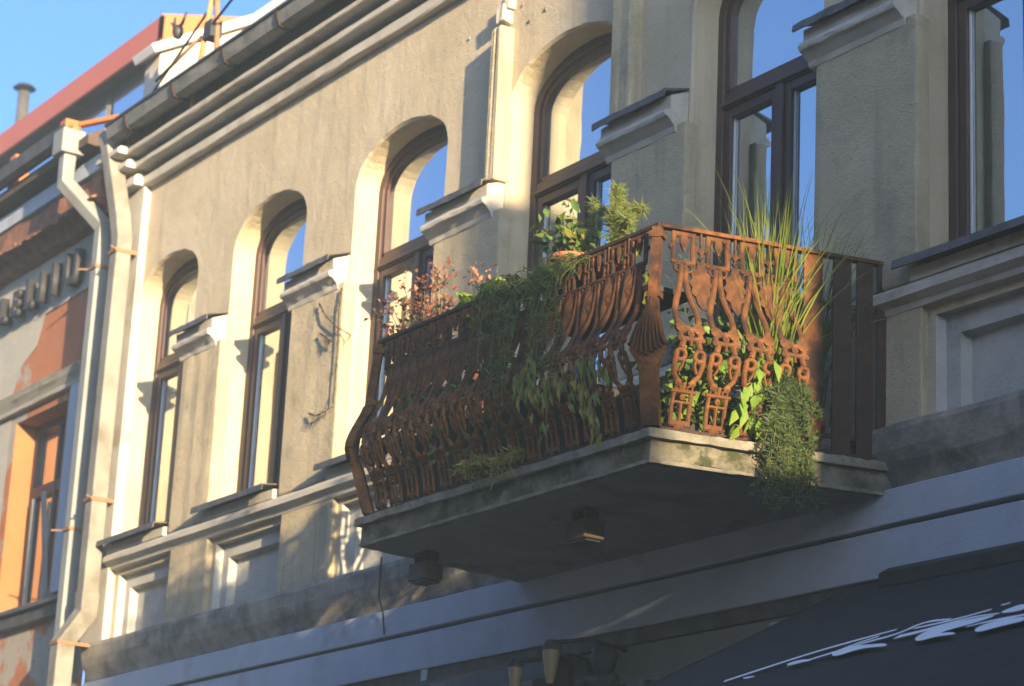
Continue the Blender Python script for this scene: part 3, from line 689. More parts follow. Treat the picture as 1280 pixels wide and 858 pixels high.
ME_B = baluster().mesh("baluster", RUST); ME_P = pendant().mesh("leaf_pendant", RUST)
ZB = 2.775
ins = 0.035
rA, rB, rC, rD = BA + Vector((-ins, 0, 0)), BB + Vector((-ins, ins, 0)), BC + Vector((ins, ins, 0)), BD + Vector((ins, 0, 0))
fdir = (rB - rC); flen = fdir.length; fdir.normalize(); fa = math.atan2(fdir.y, fdir.x)
NF = 15; pitch = (flen - 0.10) / NF
for k in range(NF):
    place(ME_B, "baluster", rC + fdir * (0.05 + pitch * (k + .5)) + Vector((0, 0, ZB)), fa)
    if k: place(ME_P, "leaf_pendant", rC + fdir * (0.05 + pitch * k) + Vector((0, 0, ZB)), fa)
sdir = (rA - rB); slen = sdir.length; sdir.normalize(); sa = math.atan2(sdir.y, sdir.x)
for k in range(4):
    place(ME_B, "baluster", rB + sdir * (0.125 + 0.175 * k) + Vector((0, 0, ZB)), sa)
    if k: place(ME_P, "leaf_pendant", rB + sdir * (0.125 + 0.175 * (k - .5)) + Vector((0, 0, ZB)), sa)
ldir = (rC - rD); llen = ldir.length; ldir.normalize(); la = math.atan2(ldir.y, ldir.x)
for k in range(6):
    place(ME_B, "baluster", rD + ldir * (0.14 + 0.19 * k) + Vector((0, 0, ZB)), la)
    if k: place(ME_P, "leaf_pendant", rD + ldir * (0.14 + 0.19 * (k - .5)) + Vector((0, 0, ZB)), la)
# corner posts with a palmette
def cpost():
    m = MB(); m.box(-.022, .022, -.022, .022, .56, .95)
    m.box(-.034, .034, -.034, .034, .895, .925); m.box(-.032, .032, -.032, .032, .60, .63)
    for a in range(-4, 5):
        t = a / 4.0
        pts = [(t * .012, .60), (t * .030, .52), (t * .055, .44), (t * .078, .36), (t * .088, .30 + .05 * abs(t))]
        rib(m, pts, .013, .036, -0.022 + 0.02 * abs(t))
    poly(m, [(-.02, .58), (-.05, .46), (-.085, .33), (-.05, .27), (0, .25), (.05, .27), (.085, .33), (.05, .46), (.02, .58)], .02, .015)
    m.box(-.04, .04, -.03, .03, .0, .26); disc(m, 0, .27, .05, .05)
    return om(m)
ME_C = cpost().mesh("corner_post", RUST)
place(ME_C, "corner_post", rB + Vector((0, 0, ZB)), (fa + sa) / 2)
place(ME_C, "corner_post", rC + Vector((0, 0, ZB)), (fa + la) / 2)
hz = 3.737
part("handrail", MB().bar([rA + Vector((0, 0.03, hz)), rB + Vector((0, 0, hz))], .05, .02, (sdir.y, -sdir.x, 0)), RUST, bal, .004)
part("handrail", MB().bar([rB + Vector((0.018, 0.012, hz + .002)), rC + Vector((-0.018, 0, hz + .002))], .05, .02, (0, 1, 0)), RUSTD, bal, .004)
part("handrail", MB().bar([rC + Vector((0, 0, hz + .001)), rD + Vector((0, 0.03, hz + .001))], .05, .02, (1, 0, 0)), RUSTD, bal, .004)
part("bottom_rail", MB().bar([rA + Vector((0, 0, ZB - .005)), rB + Vector((0, 0, ZB - .005))], .03, .025, (1, 0, 0)), RUSTD, bal)
part("bottom_rail", MB().bar([rB + Vector((.012, 0, ZB - .004)), rC + Vector((-.012, 0, ZB - .004))], .03, .025, (0, 1, 0)), RUSTD, bal)
part("bottom_rail", MB().bar([rC + Vector((0, 0, ZB - .003)), rD + Vector((0, 0, ZB - .003))], .03, .025, (1, 0, 0)), RUSTD, bal)
nrm = Vector((sdir.y, -sdir.x, 0))
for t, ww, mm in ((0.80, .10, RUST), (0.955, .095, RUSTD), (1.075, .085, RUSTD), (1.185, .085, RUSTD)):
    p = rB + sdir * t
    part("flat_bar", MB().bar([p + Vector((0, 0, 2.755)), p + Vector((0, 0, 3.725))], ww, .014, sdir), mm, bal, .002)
a, b_ = rB + sdir * 0.80, rB + sdir * 1.24
part("cross_bar", MB().bar([a + nrm * -.016 + Vector((0, 0, 3.50)), b_ + nrm * -.016 + Vector((0, 0, 3.50))], .016, .02, nrm), RUSTD, bal)
part("cross_bar", MB().bar([a + nrm * -.016 + Vector((0, 0, 2.86)), b_ + nrm * -.016 + Vector((0, 0, 2.86))], .016, .02, nrm), RUSTD, bal)
# lamps under the slab
for i, (x, lab) in enumerate(((-9.58, "square spotlight under the balcony slab nearer its right corner"), (-11.06, "square spotlight under the left end of the balcony slab"))):
    lp = root("balcony_spotlight", (x, -0.9, 2.43), lab, "lamp", "spotlights under the balcony")
    part("bracket", MB().box(x - .06, x - .045, -.94, -.86, 2.50, 2.596).box(x + .045, x + .06, -.94, -.86, 2.50, 2.596).box(x - .06, x + .06, -.94, -.86, 2.585, 2.596), BLACKM, lp)
    part("housing", MB().box(x - .085, x + .085, -.96, -.84, 2.44, 2.535), mat("lamp_housing_%d" % i, (.075, .055, .04), (.095, .07, .05), 9, .6), lp, .008)
    part("lens", MB().box(x - .07, x + .07, -.945, -.855, 2.428, 2.438), BLACKM, lp)

# ------------------------------------------------------------------ planters and pots on the balcony
def rv(a=1.0): return Vector((random.uniform(-a, a), random.uniform(-a, a), random.uniform(-a, a)))
for k, (x0, x1, lab) in enumerate(((-11.0, -10.2, "left dark planter box behind the front railing, under the bronze shrub"), (-10.15, -9.35, "middle dark planter box behind the front railing"), (-9.3, -8.75, "right dark planter box behind the front railing at the corner"))):
    t = root("planter_box", ((x0 + x1) / 2, -1.0, 2.755), lab, "planter", "planter boxes along the front railing")
    zt = 3.16 if k < 2 else 3.0
    part("box", MB().prism_x([(-1.12, 2.755), (-1.14, zt), (-0.86, zt), (-0.88, 2.755)], x0, x1), DARKBOX, t, .01)
    part("soil", MB().box(x0 + .02, x1 - .02, -1.12, -.88, zt + .002, zt + .008), SOIL, t)
t = root("planter_box", (-8.70, -.78, 2.755), "low dark planter box added as a sun stop behind the side railing under the ivy", "planter", "planter boxes along the front railing")  # box added to stop sun slipping through the foot of the side railing
part("box", MB().box(-8.79, -8.655, -1.10, -.42, 2.755, 2.97), DARKBOX, t, .01)
part("soil", MB().box(-8.775, -8.67, -1.08, -.44, 2.972, 2.978), SOIL, t)
def pot(x, y, z, r, h, lab, grp):
    t = root("flower_pot", (x, y, z), lab, "flower pot", grp)
    part("pot", MB().lathe((x, y, z), [(r * .1, 0), (r * .68, 0), (r * .88, h * .78), (r, h * .78), (r * 1.02, h), (r * .88, h), (r * .84, h * .8), (0.002, h * .8)], 18), TERRA, t)
    part("soil", MB().lathe((x, y, z), [(0.002, h * .84), (r * .83, h * .83)], 12), SOIL, t)
    return t
pot(-9.47, -1.12, 3.68, .105, .13, "terracotta pot rim showing above the front handrail under the succulent", "terracotta pots on the balcony")
pot(-9.15, -1.10, 3.55, .09, .13, "terracotta pot behind the front railing just below the feathery fern", "terracotta pots on the balcony")
pot(-9.30, -1.0, 3.50, .085, .13, "terracotta pot half hidden behind the front balusters, between the two others", "terracotta pots on the balcony")
single("pot_shelf", MB().box(-9.65, -8.75, -1.16, -.9, 3.47, 3.495), DARKBOX, (-9.2, -1.0, 3.47), "dark narrow shelf carrying terracotta pots behind the front railing", "shelf")
single("pot_stand", MB().box(-9.60, -9.34, -1.19, -1.04, 3.655, 3.678).box(-9.48, -9.45, -1.12, -1.09, 3.497, 3.655), DARKBOX, (-9.47, -1.12, 3.65), "small dark stand lifting the succulent's pot to the handrail", "stand")

# ------------------------------------------------------------------ plants
def plant(name, base, lab, cat="plant", group=None): return root(name, base, lab, cat, group)
def bushy(name, base, centre, size, n, ln, wd, m, lab, stems=10, m2=None, frac=0.0, cat="plant", down=0.0):
    t = plant(name, base, lab, cat)
    st_, a, b = MB(), MB(), MB()
    c = Vector(centre); s3 = Vector(size); tips = []
    for k in range(stems):
        q = rv(); q = Vector((q.x * s3.x, q.y * s3.y, q.z * s3.z)) + c
        mid_ = Vector(base).lerp(q, .55) + rv(.03); st_.tube([Vector(base) + Vector((random.uniform(-.08, .08), 0, 0)), mid_, q], .005, 4, .002); tips += [q, mid_, mid_.lerp(q, .5)]
    for k in range(n):
        tip = random.choice(tips); r_ = rv()
        while r_.length > 1: r_ = rv()
        p = tip + Vector((r_.x * s3.x * .45, r_.y * s3.y * .45, r_.z * s3.z * .45))
        d_ = (p - Vector(base)).normalized() * .5 + rv(.8) + Vector((0, 0, -down))
        f = .6 + random.random() * .7
        (b if random.random() < frac else a).leaf(p, d_, rv(.6) + Vector((.3, -.3, .8)), ln * f, wd * f)
    part("stems", st_, STEM, t); part("leaves", a, m, t)
    if m2: part("coloured_leaves", b, m2, t)
    return t
bushy("bronze_shrub", (-10.9, -1.0, 3.28), (-10.95, -1.05, 3.97), (.24, .14, .17), 620, .036, .024, L_RED, "bushy plant of reddish bronze leaves above the left end of the railing", 18, L_PINK, .35)
bushy("purple_shrub", (-11.1, -.95, 3.28), (-11.17, -1.0, 3.88), (.16, .14, .14), 480, .038, .027, L_PURP, "purple-brown leafy plant at the far left end of the railing", 12, L_MID, .22)
bushy("rose_shrub", (-10.35, -.95, 3.28), (-10.38, -1.0, 3.90), (.16, .10, .12), 240, .034, .022, L_PINK, "sparse plant of pale pinkish leaves behind the lime-green plant", 10)
bushy("lime_plant", (-10.3, -1.05, 3.28), (-10.30, -1.10, 3.78), (.24, .08, .05), 220, .075, .06, L_LIME, "low lime-green plant on the front railing beside the bronze shrub", 10, L_BRIGHT, .3)
bushy("succulent_plant", (-9.47, -1.12, 3.78), (-9.46, -1.12, 3.90), (.20, .11, .12), 150, .07, .032, L_MID, "succulent with yellow-green leaves growing out of the terracotta pot on the handrail", 12, L_YEL, .35)
bushy("small_leaved_plant", (-9.12, -1.08, 3.66), (-9.12, -1.1, 3.78), (.18, .09, .10), 190, .045, .026, L_MID, "small-leaved green plant at the foot of the feathery fern by the corner", 12, L_YEL, .3)
# ivy behind the side railing
bushy("ivy", (-8.66, -.85, 2.76), (-8.66, -.78, 3.10), (.06, .34, .26), 760, .055, .045, L_MID, "mass of ivy leaves filling the lower side railing from behind", 26, L_BRIGHT, .45, down=.4)
bushy("ivy_strand", (-8.80, -1.12, 3.60), (-8.78, -1.14, 3.35), (.05, .03, .24), 90, .042, .035, L_MID, "ivy strand hanging beside the corner post inside the front railing", 6, L_YEL, .5, down=.8)
# feathery asparagus fern
def feathery(name, base, fronds, m, lab, nl=.05, dens=46):
    t = plant(name, base, lab); st_, lv = MB(), MB()
    for (tip, drop) in fronds:
        a = Vector(base) + Vector((random.uniform(-.05, .05), random.uniform(-.03, .03), 0)); b = Vector(tip)
        pts = [a.lerp(b, i / 8) + Vector((0, 0, .10 * math.sin(math.pi * i / 8))) - Vector((0, 0, drop * (i / 8) ** 3)) for i in range(9)]
        st_.tube(pts, .003, 4, .0012)
        for i in range(dens * 9):
            u = .25 + .75 * random.random(); f = u * 8; k = min(7, int(f)); p = pts[k].lerp(pts[k + 1], f - k)
            d_ = rv().normalized(); e = p + d_ * nl * (0.4 + random.random())
            lv.blade([p + rv(.02), p.lerp(e, .5), e], .0032)
    part("stems", st_, STEM, t); part("fronds", lv, m, t); return t
feathery("feathery_fern", (-9.18, -1.05, 3.62), [((-9.27, -1.0, 4.14), .02), ((-9.20, -1.05, 4.16), .04), ((-9.10, -1.05, 4.02), .05), ((-9.02, -1.1, 3.95), .06), ((-9.33, -1.0, 4.05), .04), ((-9.05, -1.0, 4.06), .08), ((-9.15, -1.1, 3.98), .02)], L_FERN, "tall feathery fern with fine pale fronds rising at the balcony corner")
feathery("wispy_fern", (-9.5, -1.0, 3.65), [((-9.53, -.95, 4.20), .03), ((-9.44, -.95, 4.14), .04), ((-9.60, -.98, 4.06), .06)], L_FERN, "thin wispy fern behind the succulent, against the window", .04, 22)
# trailing masses over the front railing
def trailing(name, base, x0, x1, z_top, z_bot, y, n, ln, m, lab, ww=.006, spread=.06, m2=None, frac=.3):
    t = plant(name, base, lab); st_, a, b = MB(), MB(), MB()
    for k in range(n):
        x = random.uniform(x0, x1); zb = z_top + (z_bot - z_top) * (.12 + .88 * random.random() ** 1.1)
        p0 = Vector((x, -1.08, z_top - .05 + random.uniform(-.03, .05))); p1 = Vector((x + random.uniform(-.05, .05), y, z_top + random.uniform(.0, .08))); p2 = Vector((x + random.uniform(-.08, .08), y - random.uniform(0, .05), (z_top + zb) / 2)); p3 = Vector((x + random.uniform(-.1, .1), y - random.uniform(-.02, .06), zb))
        pts = []
        for i in range(13):
            u = i / 12; pts.append(p0 * (1 - u) ** 3 + p1 * 3 * u * (1 - u) ** 2 + p2 * 3 * u * u * (1 - u) + p3 * u ** 3)
        st_.tube(pts, .003, 4, .0015)
        for i in range(int(40 * (z_top - zb) / .6) + 22):
            f = random.random() * 12; q = min(11, int(f)); p = pts[q].lerp(pts[q + 1], f - q)
            d_ = rv().normalized() * .8 + Vector((0, -.1, -.25)); tgt = b if random.random() < frac and m2 else a
            tgt.leaf(p, d_, rv() + Vector((.5, -.5, .5)), ln * (.5 + random.random()), ww)
    part("stems", st_, STEM, t); part("foliage", a, m, t)
    if m2: part("pale_foliage", b, m2, t)
    return t
trailing("trailing_rosemary", (-9.5, -1.1, 3.6), -9.95, -9.15, 3.76, 2.98, -1.34, 44, .045, L_DARK, "dark green fine-leaved plant trailing in a thick curtain over the front railing", .008, m2=L_MID, frac=.5)
trailing("dark_creeper", (-10.3, -1.0, 3.3), -10.9, -9.75, 3.36, 2.86, -1.25, 20, .05, L_DARK, "dark creeper hanging through the left half of the front railing", .02, m2=L_MID, frac=.2)
trailing("grassy_sprig", (-9.9, -1.2, 2.80), -10.10, -9.55, 2.86, 2.62, -1.30, 16, .05, L_YEL, "dry grassy sprig spilling over the edge of the balcony slab on the left", .008)
# yellowing bamboo-like leaves
t = plant("yellowing_vine", (-9.1, -1.28, 2.76), "vine with narrow yellowing leaves hanging on the front railing right of the trailing curtain"); st_, a, b = MB(), MB(), MB()
for k in range(9):
    s0 = Vector((random.uniform(-9.5, -8.95), -1.38, random.uniform(3.05, 3.25))); s1 = s0 + Vector((random.uniform(-.1, .25), -.02, random.uniform(-.35, -.12)))
    pts = [s0.lerp(s1, i / 6) + Vector((0, 0, .04 * math.sin(math.pi * i / 6))) for i in range(7)]
    st_.tube(pts, .004, 4, .002)
    for i in range(17):
        p = pts[random.randrange(7)] + rv(.025)
        (b if random.random() < .4 else a).leaf(p, Vector((random.uniform(-.6, .6), -.1, -1)), Vector((.4, -.8, .2)), random.uniform(.05, .1), .018)
part("stems", st_, STEM, t); part("leaves", a, L_YEL, t); part("green_leaves", b, L_MID, t)
# tall grass in the side corner
def grass(name, base, n, h, spread, m, lab, lean=(0, 0)):
    t = plant(name, base, lab); lv = MB(); base = Vector(base)
    for k in range(n):
        p = base + Vector((random.gauss(0, .035), random.gauss(0, .05), 0)); ang = random.uniform(0, 6.28); rr = abs(random.gauss(0, spread)); hh = h * random.uniform(.4, 1.05)
        tip = Vector((math.cos(ang) * rr + lean[0], math.sin(ang) * rr + lean[1], 0))
        pts = [p + tip * (u ** 1.8) + Vector((0, 0, hh * u - .12 * rr / max(spread, .01) * u ** 3 * h * .5)) for u in [i / 7 for i in range(8)]]
        lv.blade(pts, random.uniform(.0045, .009))
    part("blades", lv, m, t); return t
grass("tall_grass", (-8.58, -.58, 2.95), 190, 1.14, .24, L_GRASS, "tuft of tall sunlit grass standing inside the side railing near the flat bars", (.03, -.02))
grass("grass_tuft", (-8.66, -.30, 2.95), 110, 1.06, .20, L_MID, "shaded grass tuft behind the dark flat bars against the wall", (.03, .03))
pot(-8.60, -.62, 2.755, .11, .22, "terracotta pot on the balcony floor holding the sunlit grass", "terracotta pots on the balcony")
pot(-8.66, -.30, 2.755, .10, .22, "terracotta pot on the balcony floor by the wall holding the shaded grass", "terracotta pots on the balcony")
# juniper hanging over the side
t = plant("hanging_juniper", (-8.50, -.55, 2.78), "dense dark green juniper hanging from the side railing over the slab edge"); st_, a, b = MB(), MB(), MB()
for k in range(120):
    u = random.random(); tt = random.uniform(.45, .80)
    p0 = rB + sdir * random.uniform(.55, .72) + Vector((0, 0, random.uniform(2.9, 3.15)))
    zb = random.uniform(2.43, 3.0); p3 = rB + sdir * tt + nrm * random.uniform(.06, .19) + Vector((0, 0, zb)); p1 = p0 + nrm * .14
    pts = [p0 * (1 - v) ** 2 + p1 * 2 * v * (1 - v) + p3 * v * v for v in [i / 8 for i in range(9)]]
    st_.tube(pts, .004, 4, .0015)
    for i in range(120):
        f = random.random() ** .8 * 8; q = min(7, int(f)); p = pts[q].lerp(pts[q + 1], f - q)
        d_ = rv().normalized() + Vector((0, 0, .05)) + nrm * .2; e = p + d_ * random.uniform(.015, .042)
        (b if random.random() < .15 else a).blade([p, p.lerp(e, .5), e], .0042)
part("stems", st_, STEM, t); part("needles", a, L_JUNI, t); part("lighter_needles", b, L_MID, t)  # a random share of the needles takes a lighter green
t = plant("broad_leaf_plant", (-8.60, -.85, 2.76), "plant with large fresh green leaves poking through the side railing left of the juniper"); a = MB(); st_ = MB()
for k in range(26):
    p = rB + sdir * random.uniform(.36, .56) + nrm * random.uniform(.05, .13) + Vector((0, 0, random.uniform(2.80, 3.15)))
    st_.tube([p - nrm * .1 + Vector((0, 0, .03)), p], .003, 4)
    a.leaf(p, Vector((random.uniform(-.5, .5), random.uniform(-.5, .3), -1)), nrm + rv(.4), random.uniform(.07, .12), .045)
part("stems", st_, STEM, t); part("leaves", a, L_BRIGHT, t)
t = plant("green_shoot", (-8.42, -.42, 2.76), "small bright green shoot at the slab edge right of the juniper"); a = MB()
for k in range(9): a.leaf(rB + sdir * (.80 + random.uniform(-.03, .03)) + nrm * .03 + Vector((0, 0, 2.77 + random.uniform(0, .07))), rv(.6) + Vector((0, 0, .5)), nrm + rv(.3), .06, .035)
part("leaves", a, L_BRIGHT, t)
# dry climber on the third pier
for pts, lab in (([(-14.02, -.09, 4.86), (-13.9, -.10, 4.74), (-13.72, -.10, 4.62), (-13.60, -.06, 4.55)], "upper dry vine twig on the plaster pier left of the balcony"),
                 ([(-13.98, -.09, 4.64), (-13.86, -.10, 4.58), (-13.76, -.10, 4.52)], "middle dry vine twig on the plaster pier left of the balcony"),
                 ([(-14.06, -.09, 4.10), (-13.95, -.10, 4.06), (-13.84, -.10, 4.06), (-13.72, -.09, 4.08)], "lower dry vine twig on the plaster pier left of the balcony"),
                 ([(-13.73, -.085, 4.9), (-13.74, -.09, 4.75), (-13.72, -.09, 4.5), (-13.73, -.09, 4.1)], "upright dry vine stem along the corner of the plaster pier left of the balcony")):
    m = MB(); m.tube([Vector(p) for p in pts], .006, 5, .003)
    for k in range(34):
        i = random.randrange(len(pts) - 1); p = Vector(pts[i]).lerp(Vector(pts[i + 1]), random.random())
        m.tube([p, p + Vector((random.uniform(-.05, .05), random.uniform(-.02, 0), random.uniform(-.06, .03)))], .0022, 3, .001)
    single("dry_vine", m, TWIG, pts[0], lab, "vine", "dry vines on the pier")

# ------------------------------------------------------------------ street front under the balcony
single("hanging_cable", MB().tube([(-12.89, -.13, 2.95), (-12.885, -.135, 2.7), (-12.88, -.10, 2.6), (-12.85, -.10, 2.47)], .006, 5), CABLE, (-12.85, -.10, 2.47), "thin black cable hanging down the ledge and painted band left of the balcony", "cable")
cs = root("rolled_awning", (-11.8, -.25, 1.9), "long dark rolled awning cassette fixed under the painted band", "awning")
part("cassette", MB().prism_x([(-.05, 2.02), (-.05, 2.10), (-.16, 2.12), (-.24, 2.07), (-.25, 1.98), (-.18, 1.93), (-.08, 1.94)], -13.9, -10.75), BLACKM, cs, .008)
part("front_bar", MB().bar([(-13.9, -.33, 1.93), (-10.8, -.33, 1.93)], .05, .05, (0, 1, 0)), ZINC, cs, .006)
for x in (-13.42, -12.42): part("fixing_plate", MB().box(x - .035, x + .035, -.06, -.047, 2.14, 2.22).lathe((x, -.055, 2.18), [(.001, .0), (.008, .004)], 8), ZINCL, cs)
def wall_lamp(x, y, z, lab, s=1.0):
    t = root("wall_lamp", (x, y, z - .2 * s), lab, "lamp", "wall lamps over the shopfront")
    part("shade", MB().lathe((x, y, z), [(.055 * s, 0), (.05 * s, -.05 * s), (.03 * s, -.17 * s), (.02 * s, -.2 * s)], 14), LAMPG, t)
    part("lamp_cap", MB().lathe((x, y, z), [(.06 * s, 0.002), (.062 * s, .012), (.035 * s, .06 * s), (.004, .07 * s)], 14), BLACKM, t)
    part("arm", MB().tube([(x, y, z + .05 * s), (x, y * .5, z + .09), (x, -.03, z + .06)], .012, 6), BLACKM, t)
wall_lamp(-10.42, -.5, 2.05, "amber glass wall lamp above the shopfront, left of the carved crest", .85)
wall_lamp(-10.72, -.52, 1.99, "second amber wall lamp low at the picture's edge, left of the other lamp", .7)
cr = root("sign_crest", (-10.5, -.1, 1.85), "dark carved crest with a round head standing on the shop sign", "ornament")
part("head", MB().lathe((-10.46, -.14, 2.03), [(.002, -.11), (.035, -.10), (.03, -.07), (.06, -.03), (.072, .03), (.06, .08), (.03, .105), (.002, .11)], 14), BLACKM, cr)
part("round_boss", MB().tube([(-10.72, -.05, 2.0), (-10.72, -.16, 2.0)], .10, 18), BLACKM, cr)
part("scroll_base", MB().prism_x([(-.22, 1.70), (-.22, 1.86), (-.16, 1.90), (-.05, 1.90), (-.05, 1.70)], -10.95, -9.3), BLACKM, cr, .01)
part("bunched_ribbon", MB().tube([(-10.62, -.17, 1.92), (-10.52, -.18, 1.95), (-10.42, -.18, 1.92), (-10.32, -.17, 1.93)], .04, 8), BLACKM, cr)
part("sign_plate", MB().box(-10.12, -9.98, -.235, -.222, 1.80, 1.90).box(-9.90, -9.80, -.235, -.222, 1.83, 1.90), ZINC, cr)
cam_ = root("small_wall_box", (-9.05, -.10, 2.02), "small pale box on the wall at the left end of the dark awning", "box")
part("housing", MB().box(-9.12, -9.04, -.12, -.03, 2.0, 2.09), ZINCL, cam_, .006)
part("cover", MB().box(-9.035, -9.01, -.11, -.04, 2.01, 2.08), PIPE, cam_, .004)
# the printed awning
aw = root("printed_awning", (-6.9, -1.0, 1.2), "wide charcoal awning with white scroll print over the shopfront at right", "awning")
K0, KS = 2.2188, 0.51274
def az(y, l=0.0): return K0 + KS * y + l
AX0, AX1, AY = -8.58, -1.6, -2.1
f = MB(); nx, ny = 24, 12; vs = []; fs = []
for i in range(nx + 1):
    for j in range(ny + 1):
        y = AY * j / ny; x = AX0 + (AX1 - AX0) * i / nx
        vs.append((x, y - .03, az(y) - .012 * math.sin(math.pi * j / ny)))
for i in range(nx):
    for j in range(ny): q = i * (ny + 1) + j; fs.append((q, q + 1, q + ny + 2, q + ny + 1))
f.add(vs, fs, True)
part("cloth", f, AWN, aw)
part("side_flap", MB().add([(AX0, -.03, K0), (AX0, AY - .03, az(AY)), (AX0, AY - .03, az(AY) - .2), (AX0, -.03, az(0) - .6), (AX0 + .004, -.03, K0 - .004), (AX0 + .004, AY - .03, az(AY) - .004), (AX0 + .004, AY - .03, az(AY) - .2), (AX0 + .004, -.03, az(0) - .6)], [(0, 1, 2, 3), (7, 6, 5, 4), (2, 1, 5, 6)]), AWN, aw)
part("valance", MB().box(AX0, AX1, AY - .045, AY - .035, az(AY) - .2, az(AY)), AWN, aw)
part("cassette", MB().prism_x([(-.034, 2.12), (-.034, 2.20), (-.14, 2.235), (-.20, 2.20), (-.20, 2.13)], -8.25, AX1), BLACKM, aw, .008)
part("front_bar", MB().bar([(AX0, AY - .07, az(AY)), (AX1, AY - .07, az(AY))], .05, .04, (0, 1, 0)), ZINCL, aw, .006)
def strip(name, pts, w0):
    """flat printed stroke on the sloping cloth, given as (x, y) points with half widths"""
    m = MB(); vs = []; n = len(pts)
    for i, (x, y, hw) in enumerate(pts):
        a = pts[max(i - 1, 0)]; b = pts[min(i + 1, n - 1)]; dx, dy = b[0] - a[0], b[1] - a[1]; d_ = math.hypot(dx, dy) or 1
        for q in (-1, 1):
            xx, yy = x - q * dy / d_ * hw, y + q * dx / d_ * hw
            vs.append((xx, yy - .03, az(yy) + w0))
    fs = [(2 * i, 2 * i + 1, 2 * i + 3, 2 * i + 2) for i in range(n - 1)]
    m.add(vs, fs); part(name, m, PRINT, aw)
PRINT_LEAVES = [
     [(-7.314, -1.241), (-7.222, -1.294), (-7.172, -1.242), (-7.095, -1.234), (-6.955, -1.263), (-7.025, -1.213), (-7.108, -1.197), (-7.26, -1.167), (-7.326, -1.186)] ,
     [(-6.861, -1.218), (-6.784, -1.268), (-6.725, -1.241), (-6.669, -1.243), (-6.591, -1.251), (-6.668, -1.206), (-6.749, -1.199), (-6.702, -1.162), (-6.606, -1.127), (-6.562, -1.061), (-6.703, -1.059), (-6.842, -1.082), (-6.893, -1.137)] ,
     [(-6.598, -1.032), (-6.535, -0.952), (-6.424, -1.064), (-6.531, -1.066)] ,
     [(-6.525, -1.232), (-6.453, -1.28), (-6.381, -1.245), (-6.268, -1.22), (-6.331, -1.157), (-6.478, -1.149), (-6.538, -1.18)] ,
     [(-7.529, -1.29), (-7.469, -1.314), (-7.434, -1.293), (-7.365, -1.291), (-7.419, -1.261), (-7.491, -1.252), (-7.523, -1.264)] ,
     [(-7.685, -1.386), (-7.631, -1.41), (-7.579, -1.395), (-7.641, -1.376)] ,
     [(-6.704, -0.922), (-6.657, -0.909), (-6.644, -0.929), (-6.678, -0.941)] ,
]
PRINT_LINES = [
     [(-7.827, -1.363, 0.0153), (-7.576, -1.156, 0.0152), (-7.381, -1.062, 0.0147), (-7.203, -0.997, 0.011)] ,
     [(-7.517, -1.293, 0.0075), (-7.383, -1.214, 0.0148), (-7.251, -1.123, 0.0147), (-7.103, -1.074, 0.0143), (-7.093, -0.952, 0.0147), (-6.912, -0.983, 0.0072)] ,
     [(-7.06, -1.035, 0.0105), (-6.865, -1.008, 0.0138), (-6.727, -0.945, 0.0105)] ,
     [(-7.06, -1.125, 0.0213), (-6.954, -1.106, 0.0206), (-6.862, -1.063, 0.0204), (-6.75, -1.014, 0.0101), (-6.598, -1.032, 0.0066)] ,
     [(-6.646, -1.152, 0.0068), (-6.543, -1.124, 0.0129), (-6.37, -1.118, 0.0125)] ,
     [(-7.326, -1.212, 0.011), (-7.295, -1.136, 0.0147), (-7.216, -1.076, 0.0108)] ,
]
def chaikin(q, closed, n=2):
    for _ in range(n):
        r_ = [] if closed else [q[0]]
        for i in range(len(q) if closed else len(q) - 1):
            a_, b2 = q[i], q[(i + 1) % len(q)]
            r_ += [tuple(u * .75 + v * .25 for u, v in zip(a_, b2)), tuple(u * .25 + v * .75 for u, v in zip(a_, b2))]
        q = r_ if closed else r_ + [q[-1]]
    return q
for q in PRINT_LINES: strip("printed_line", [(x, y, hw * 1.15) for x, y, hw in chaikin(q, False)], .004 + .001 * PRINT_LINES.index(q))
for q in PRINT_LEAVES:
    q = chaikin(q, True)
    m = MB(); m.add([(x, y - .03, az(y) + .012) for x, y in q], [tuple(range(len(q)))]); part("printed_leaf", m, PRINT, aw)

# ------------------------------------------------------------------ unseen house added down the street; its bay is shaped to shade the facade's right
nb = root("unseen_bay_house", (3.5, 0, G), "unseen plain rendered house, added with a deep bay that shades the facade", "house")
part("wall", MB().box(0.6, 14, 0.0, 6, G, 12), BRICK, nb)
part("lower_shade_bay", MB().box(0.5, 4.0, -2.335, -.01, 3.98, 5.4), BRICK, nb)
part("middle_shade_bay", MB().box(0.5, 4.0, -2.79, -.01, 5.41, 6.93), BRICK, nb)
part("upper_shade_bay", MB().box(0.5, 4.0, -2.5, -.01, 6.94, 13), BRICK, nb)
part("low_sun_block", MB().box(0.5, 6.0, -4.5, -.01, G, 3.97), BRICK, nb)  # added low block that stops sun passing under the balcony slab
for z0, z1 in ((0.6, 2.6), (8.0, 10.2)):
    for x in (1.0, 2.6):
        wv = part("window", MB().box(x, x + .95, (-4.53 if z0 < 3 else -2.53), (-4.505 if z0 < 3 else -2.505), z0, z1), FRAME, nb)
        part("pane", MB().box(x + .08, x + .87, (-4.54 if z0 < 3 else -2.54), (-4.532 if z0 < 3 else -2.532), z0 + .08, z1 - .08), GLASS, wv)

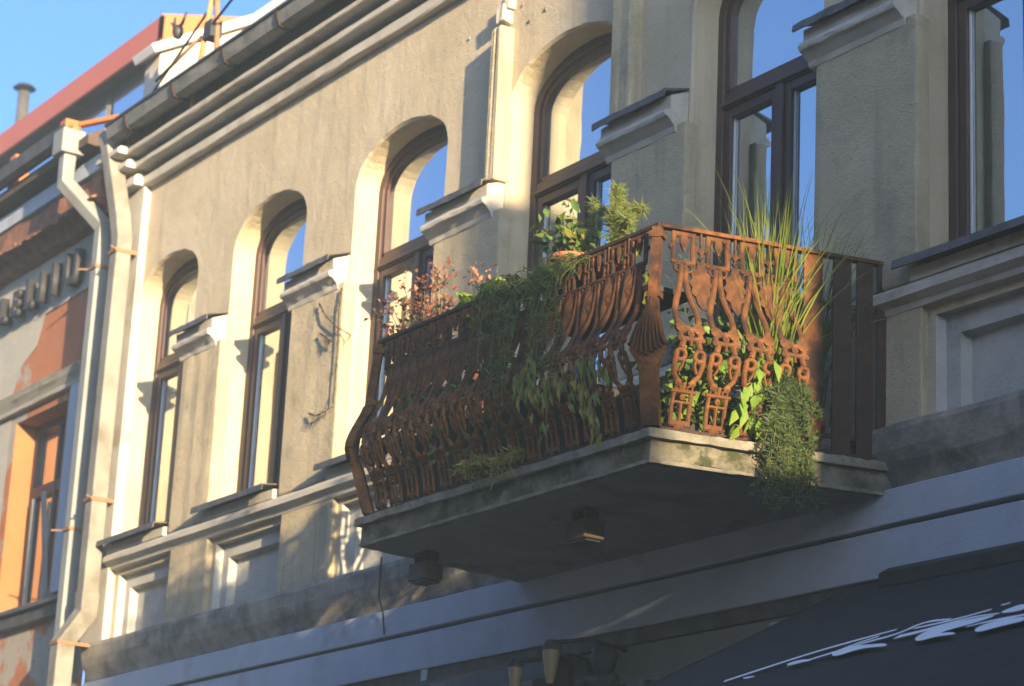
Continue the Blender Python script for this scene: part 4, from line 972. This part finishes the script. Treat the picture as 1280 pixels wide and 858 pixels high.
# slim tree added out of view on the pavement to shade the balcony front
tr = root("added_shade_tree", (8.0, -5.24, G), "unseen slim columnar tree, added on the pavement to shade the balcony", "tree")
part("trunk", MB().tube([(8.0, -5.24, G), (8.01, -5.24, 1.0), (8.0, -5.25, 3.0), (8.0, -5.24, 5.6)], .10, 10, .03), TWIG, tr)
rt = random.Random(5); lf = MB(); lm = MB()
for k in range(14000):
    z = rt.uniform(0.6, 6.66); q = (z - 0.6) / 6.06; rad = .50 * min(1, 4 * q + .2) * min(1, (1 - q) * 5 + .12)
    a_ = rt.uniform(0, 6.283); r_ = rad * rt.random() ** .42
    p = Vector((8.0 + r_ * math.cos(a_), -5.24 + r_ * math.sin(a_), z))
    (lf if rt.random() < .7 else lm).leaf(p, (math.cos(a_) + rt.uniform(-.6, .6), math.sin(a_) + rt.uniform(-.6, .6), rt.uniform(-.3, 1)), (rt.uniform(-1, 1), rt.uniform(-1, 1), .6), .11, .07)
part("crown", lf, L_DARK, tr); part("crown", lm, L_MID, tr)

# the row of houses across the street, behind the camera
ro = random.Random(9)
for k in range(7):
    x0 = -78 + k * 13.5; hh = ro.uniform(6.0, 7.6)
    nm = ("tan", "grey", "ochre", "pale green", "brick-red", "cream", "dusty pink")[k]
    cc = ((.34, .28, .2), (.27, .27, .26), (.36, .27, .12), (.27, .31, .24), (.28, .13, .09), (.38, .35, .28), (.36, .25, .22))[k]
    hs = root("street_house", (x0 + 6.7, -12.2, G), nm + " rendered two-storey house across the street", "house", "houses across the street")
    part("wall", MB().box(x0, x0 + 13.3, -20, -12.2, G, hh), mat("render_" + nm.replace(" ", "_").replace("-", "_"), cc, tuple(q * 1.15 for q in cc), 2, .9, .004, 40), hs)
    part("roof", MB().prism_x([(-11.9, hh + .002), (-16.1, hh + 2.2), (-20.3, hh + .002)], x0 - .05, x0 + 13.35), TILE, hs)
    for z0 in (-.6, 3.2):
        for j in range(5):
            wv = part("window", MB().box(x0 + 1.1 + j * 2.4, x0 + 2.2 + j * 2.4, -12.198, -12.12, z0, z0 + 1.9), SPACER, hs)
            part("pane", MB().box(x0 + 1.2 + j * 2.4, x0 + 2.1 + j * 2.4, -12.118, -12.11, z0 + .1, z0 + 1.8), GLASS, wv)

# ------------------------------------------------------------------ haze added over the whole street to lift the dark tones
hm = bpy.data.materials.new("added_haze"); hm.use_nodes = True
hn = hm.node_tree.nodes; hn.remove(hn['Principled BSDF'])
pv = hn.new('ShaderNodeVolumePrincipled'); pv.inputs['Color'].default_value = (0.60, 0.82, 1.0, 1); pv.inputs['Density'].default_value = 0.0030; pv.inputs['Anisotropy'].default_value = 0.0
hm.node_tree.links.new(pv.outputs[0], hn['Material Output'].inputs['Volume'])
hz_ = single("haze", MB().box(-310, 310, -310, 310, G - 1.6, 16.0), hm, (0, 0, G - 1.6), "thin haze added over the street to lift the darks", "haze", kind='stuff')
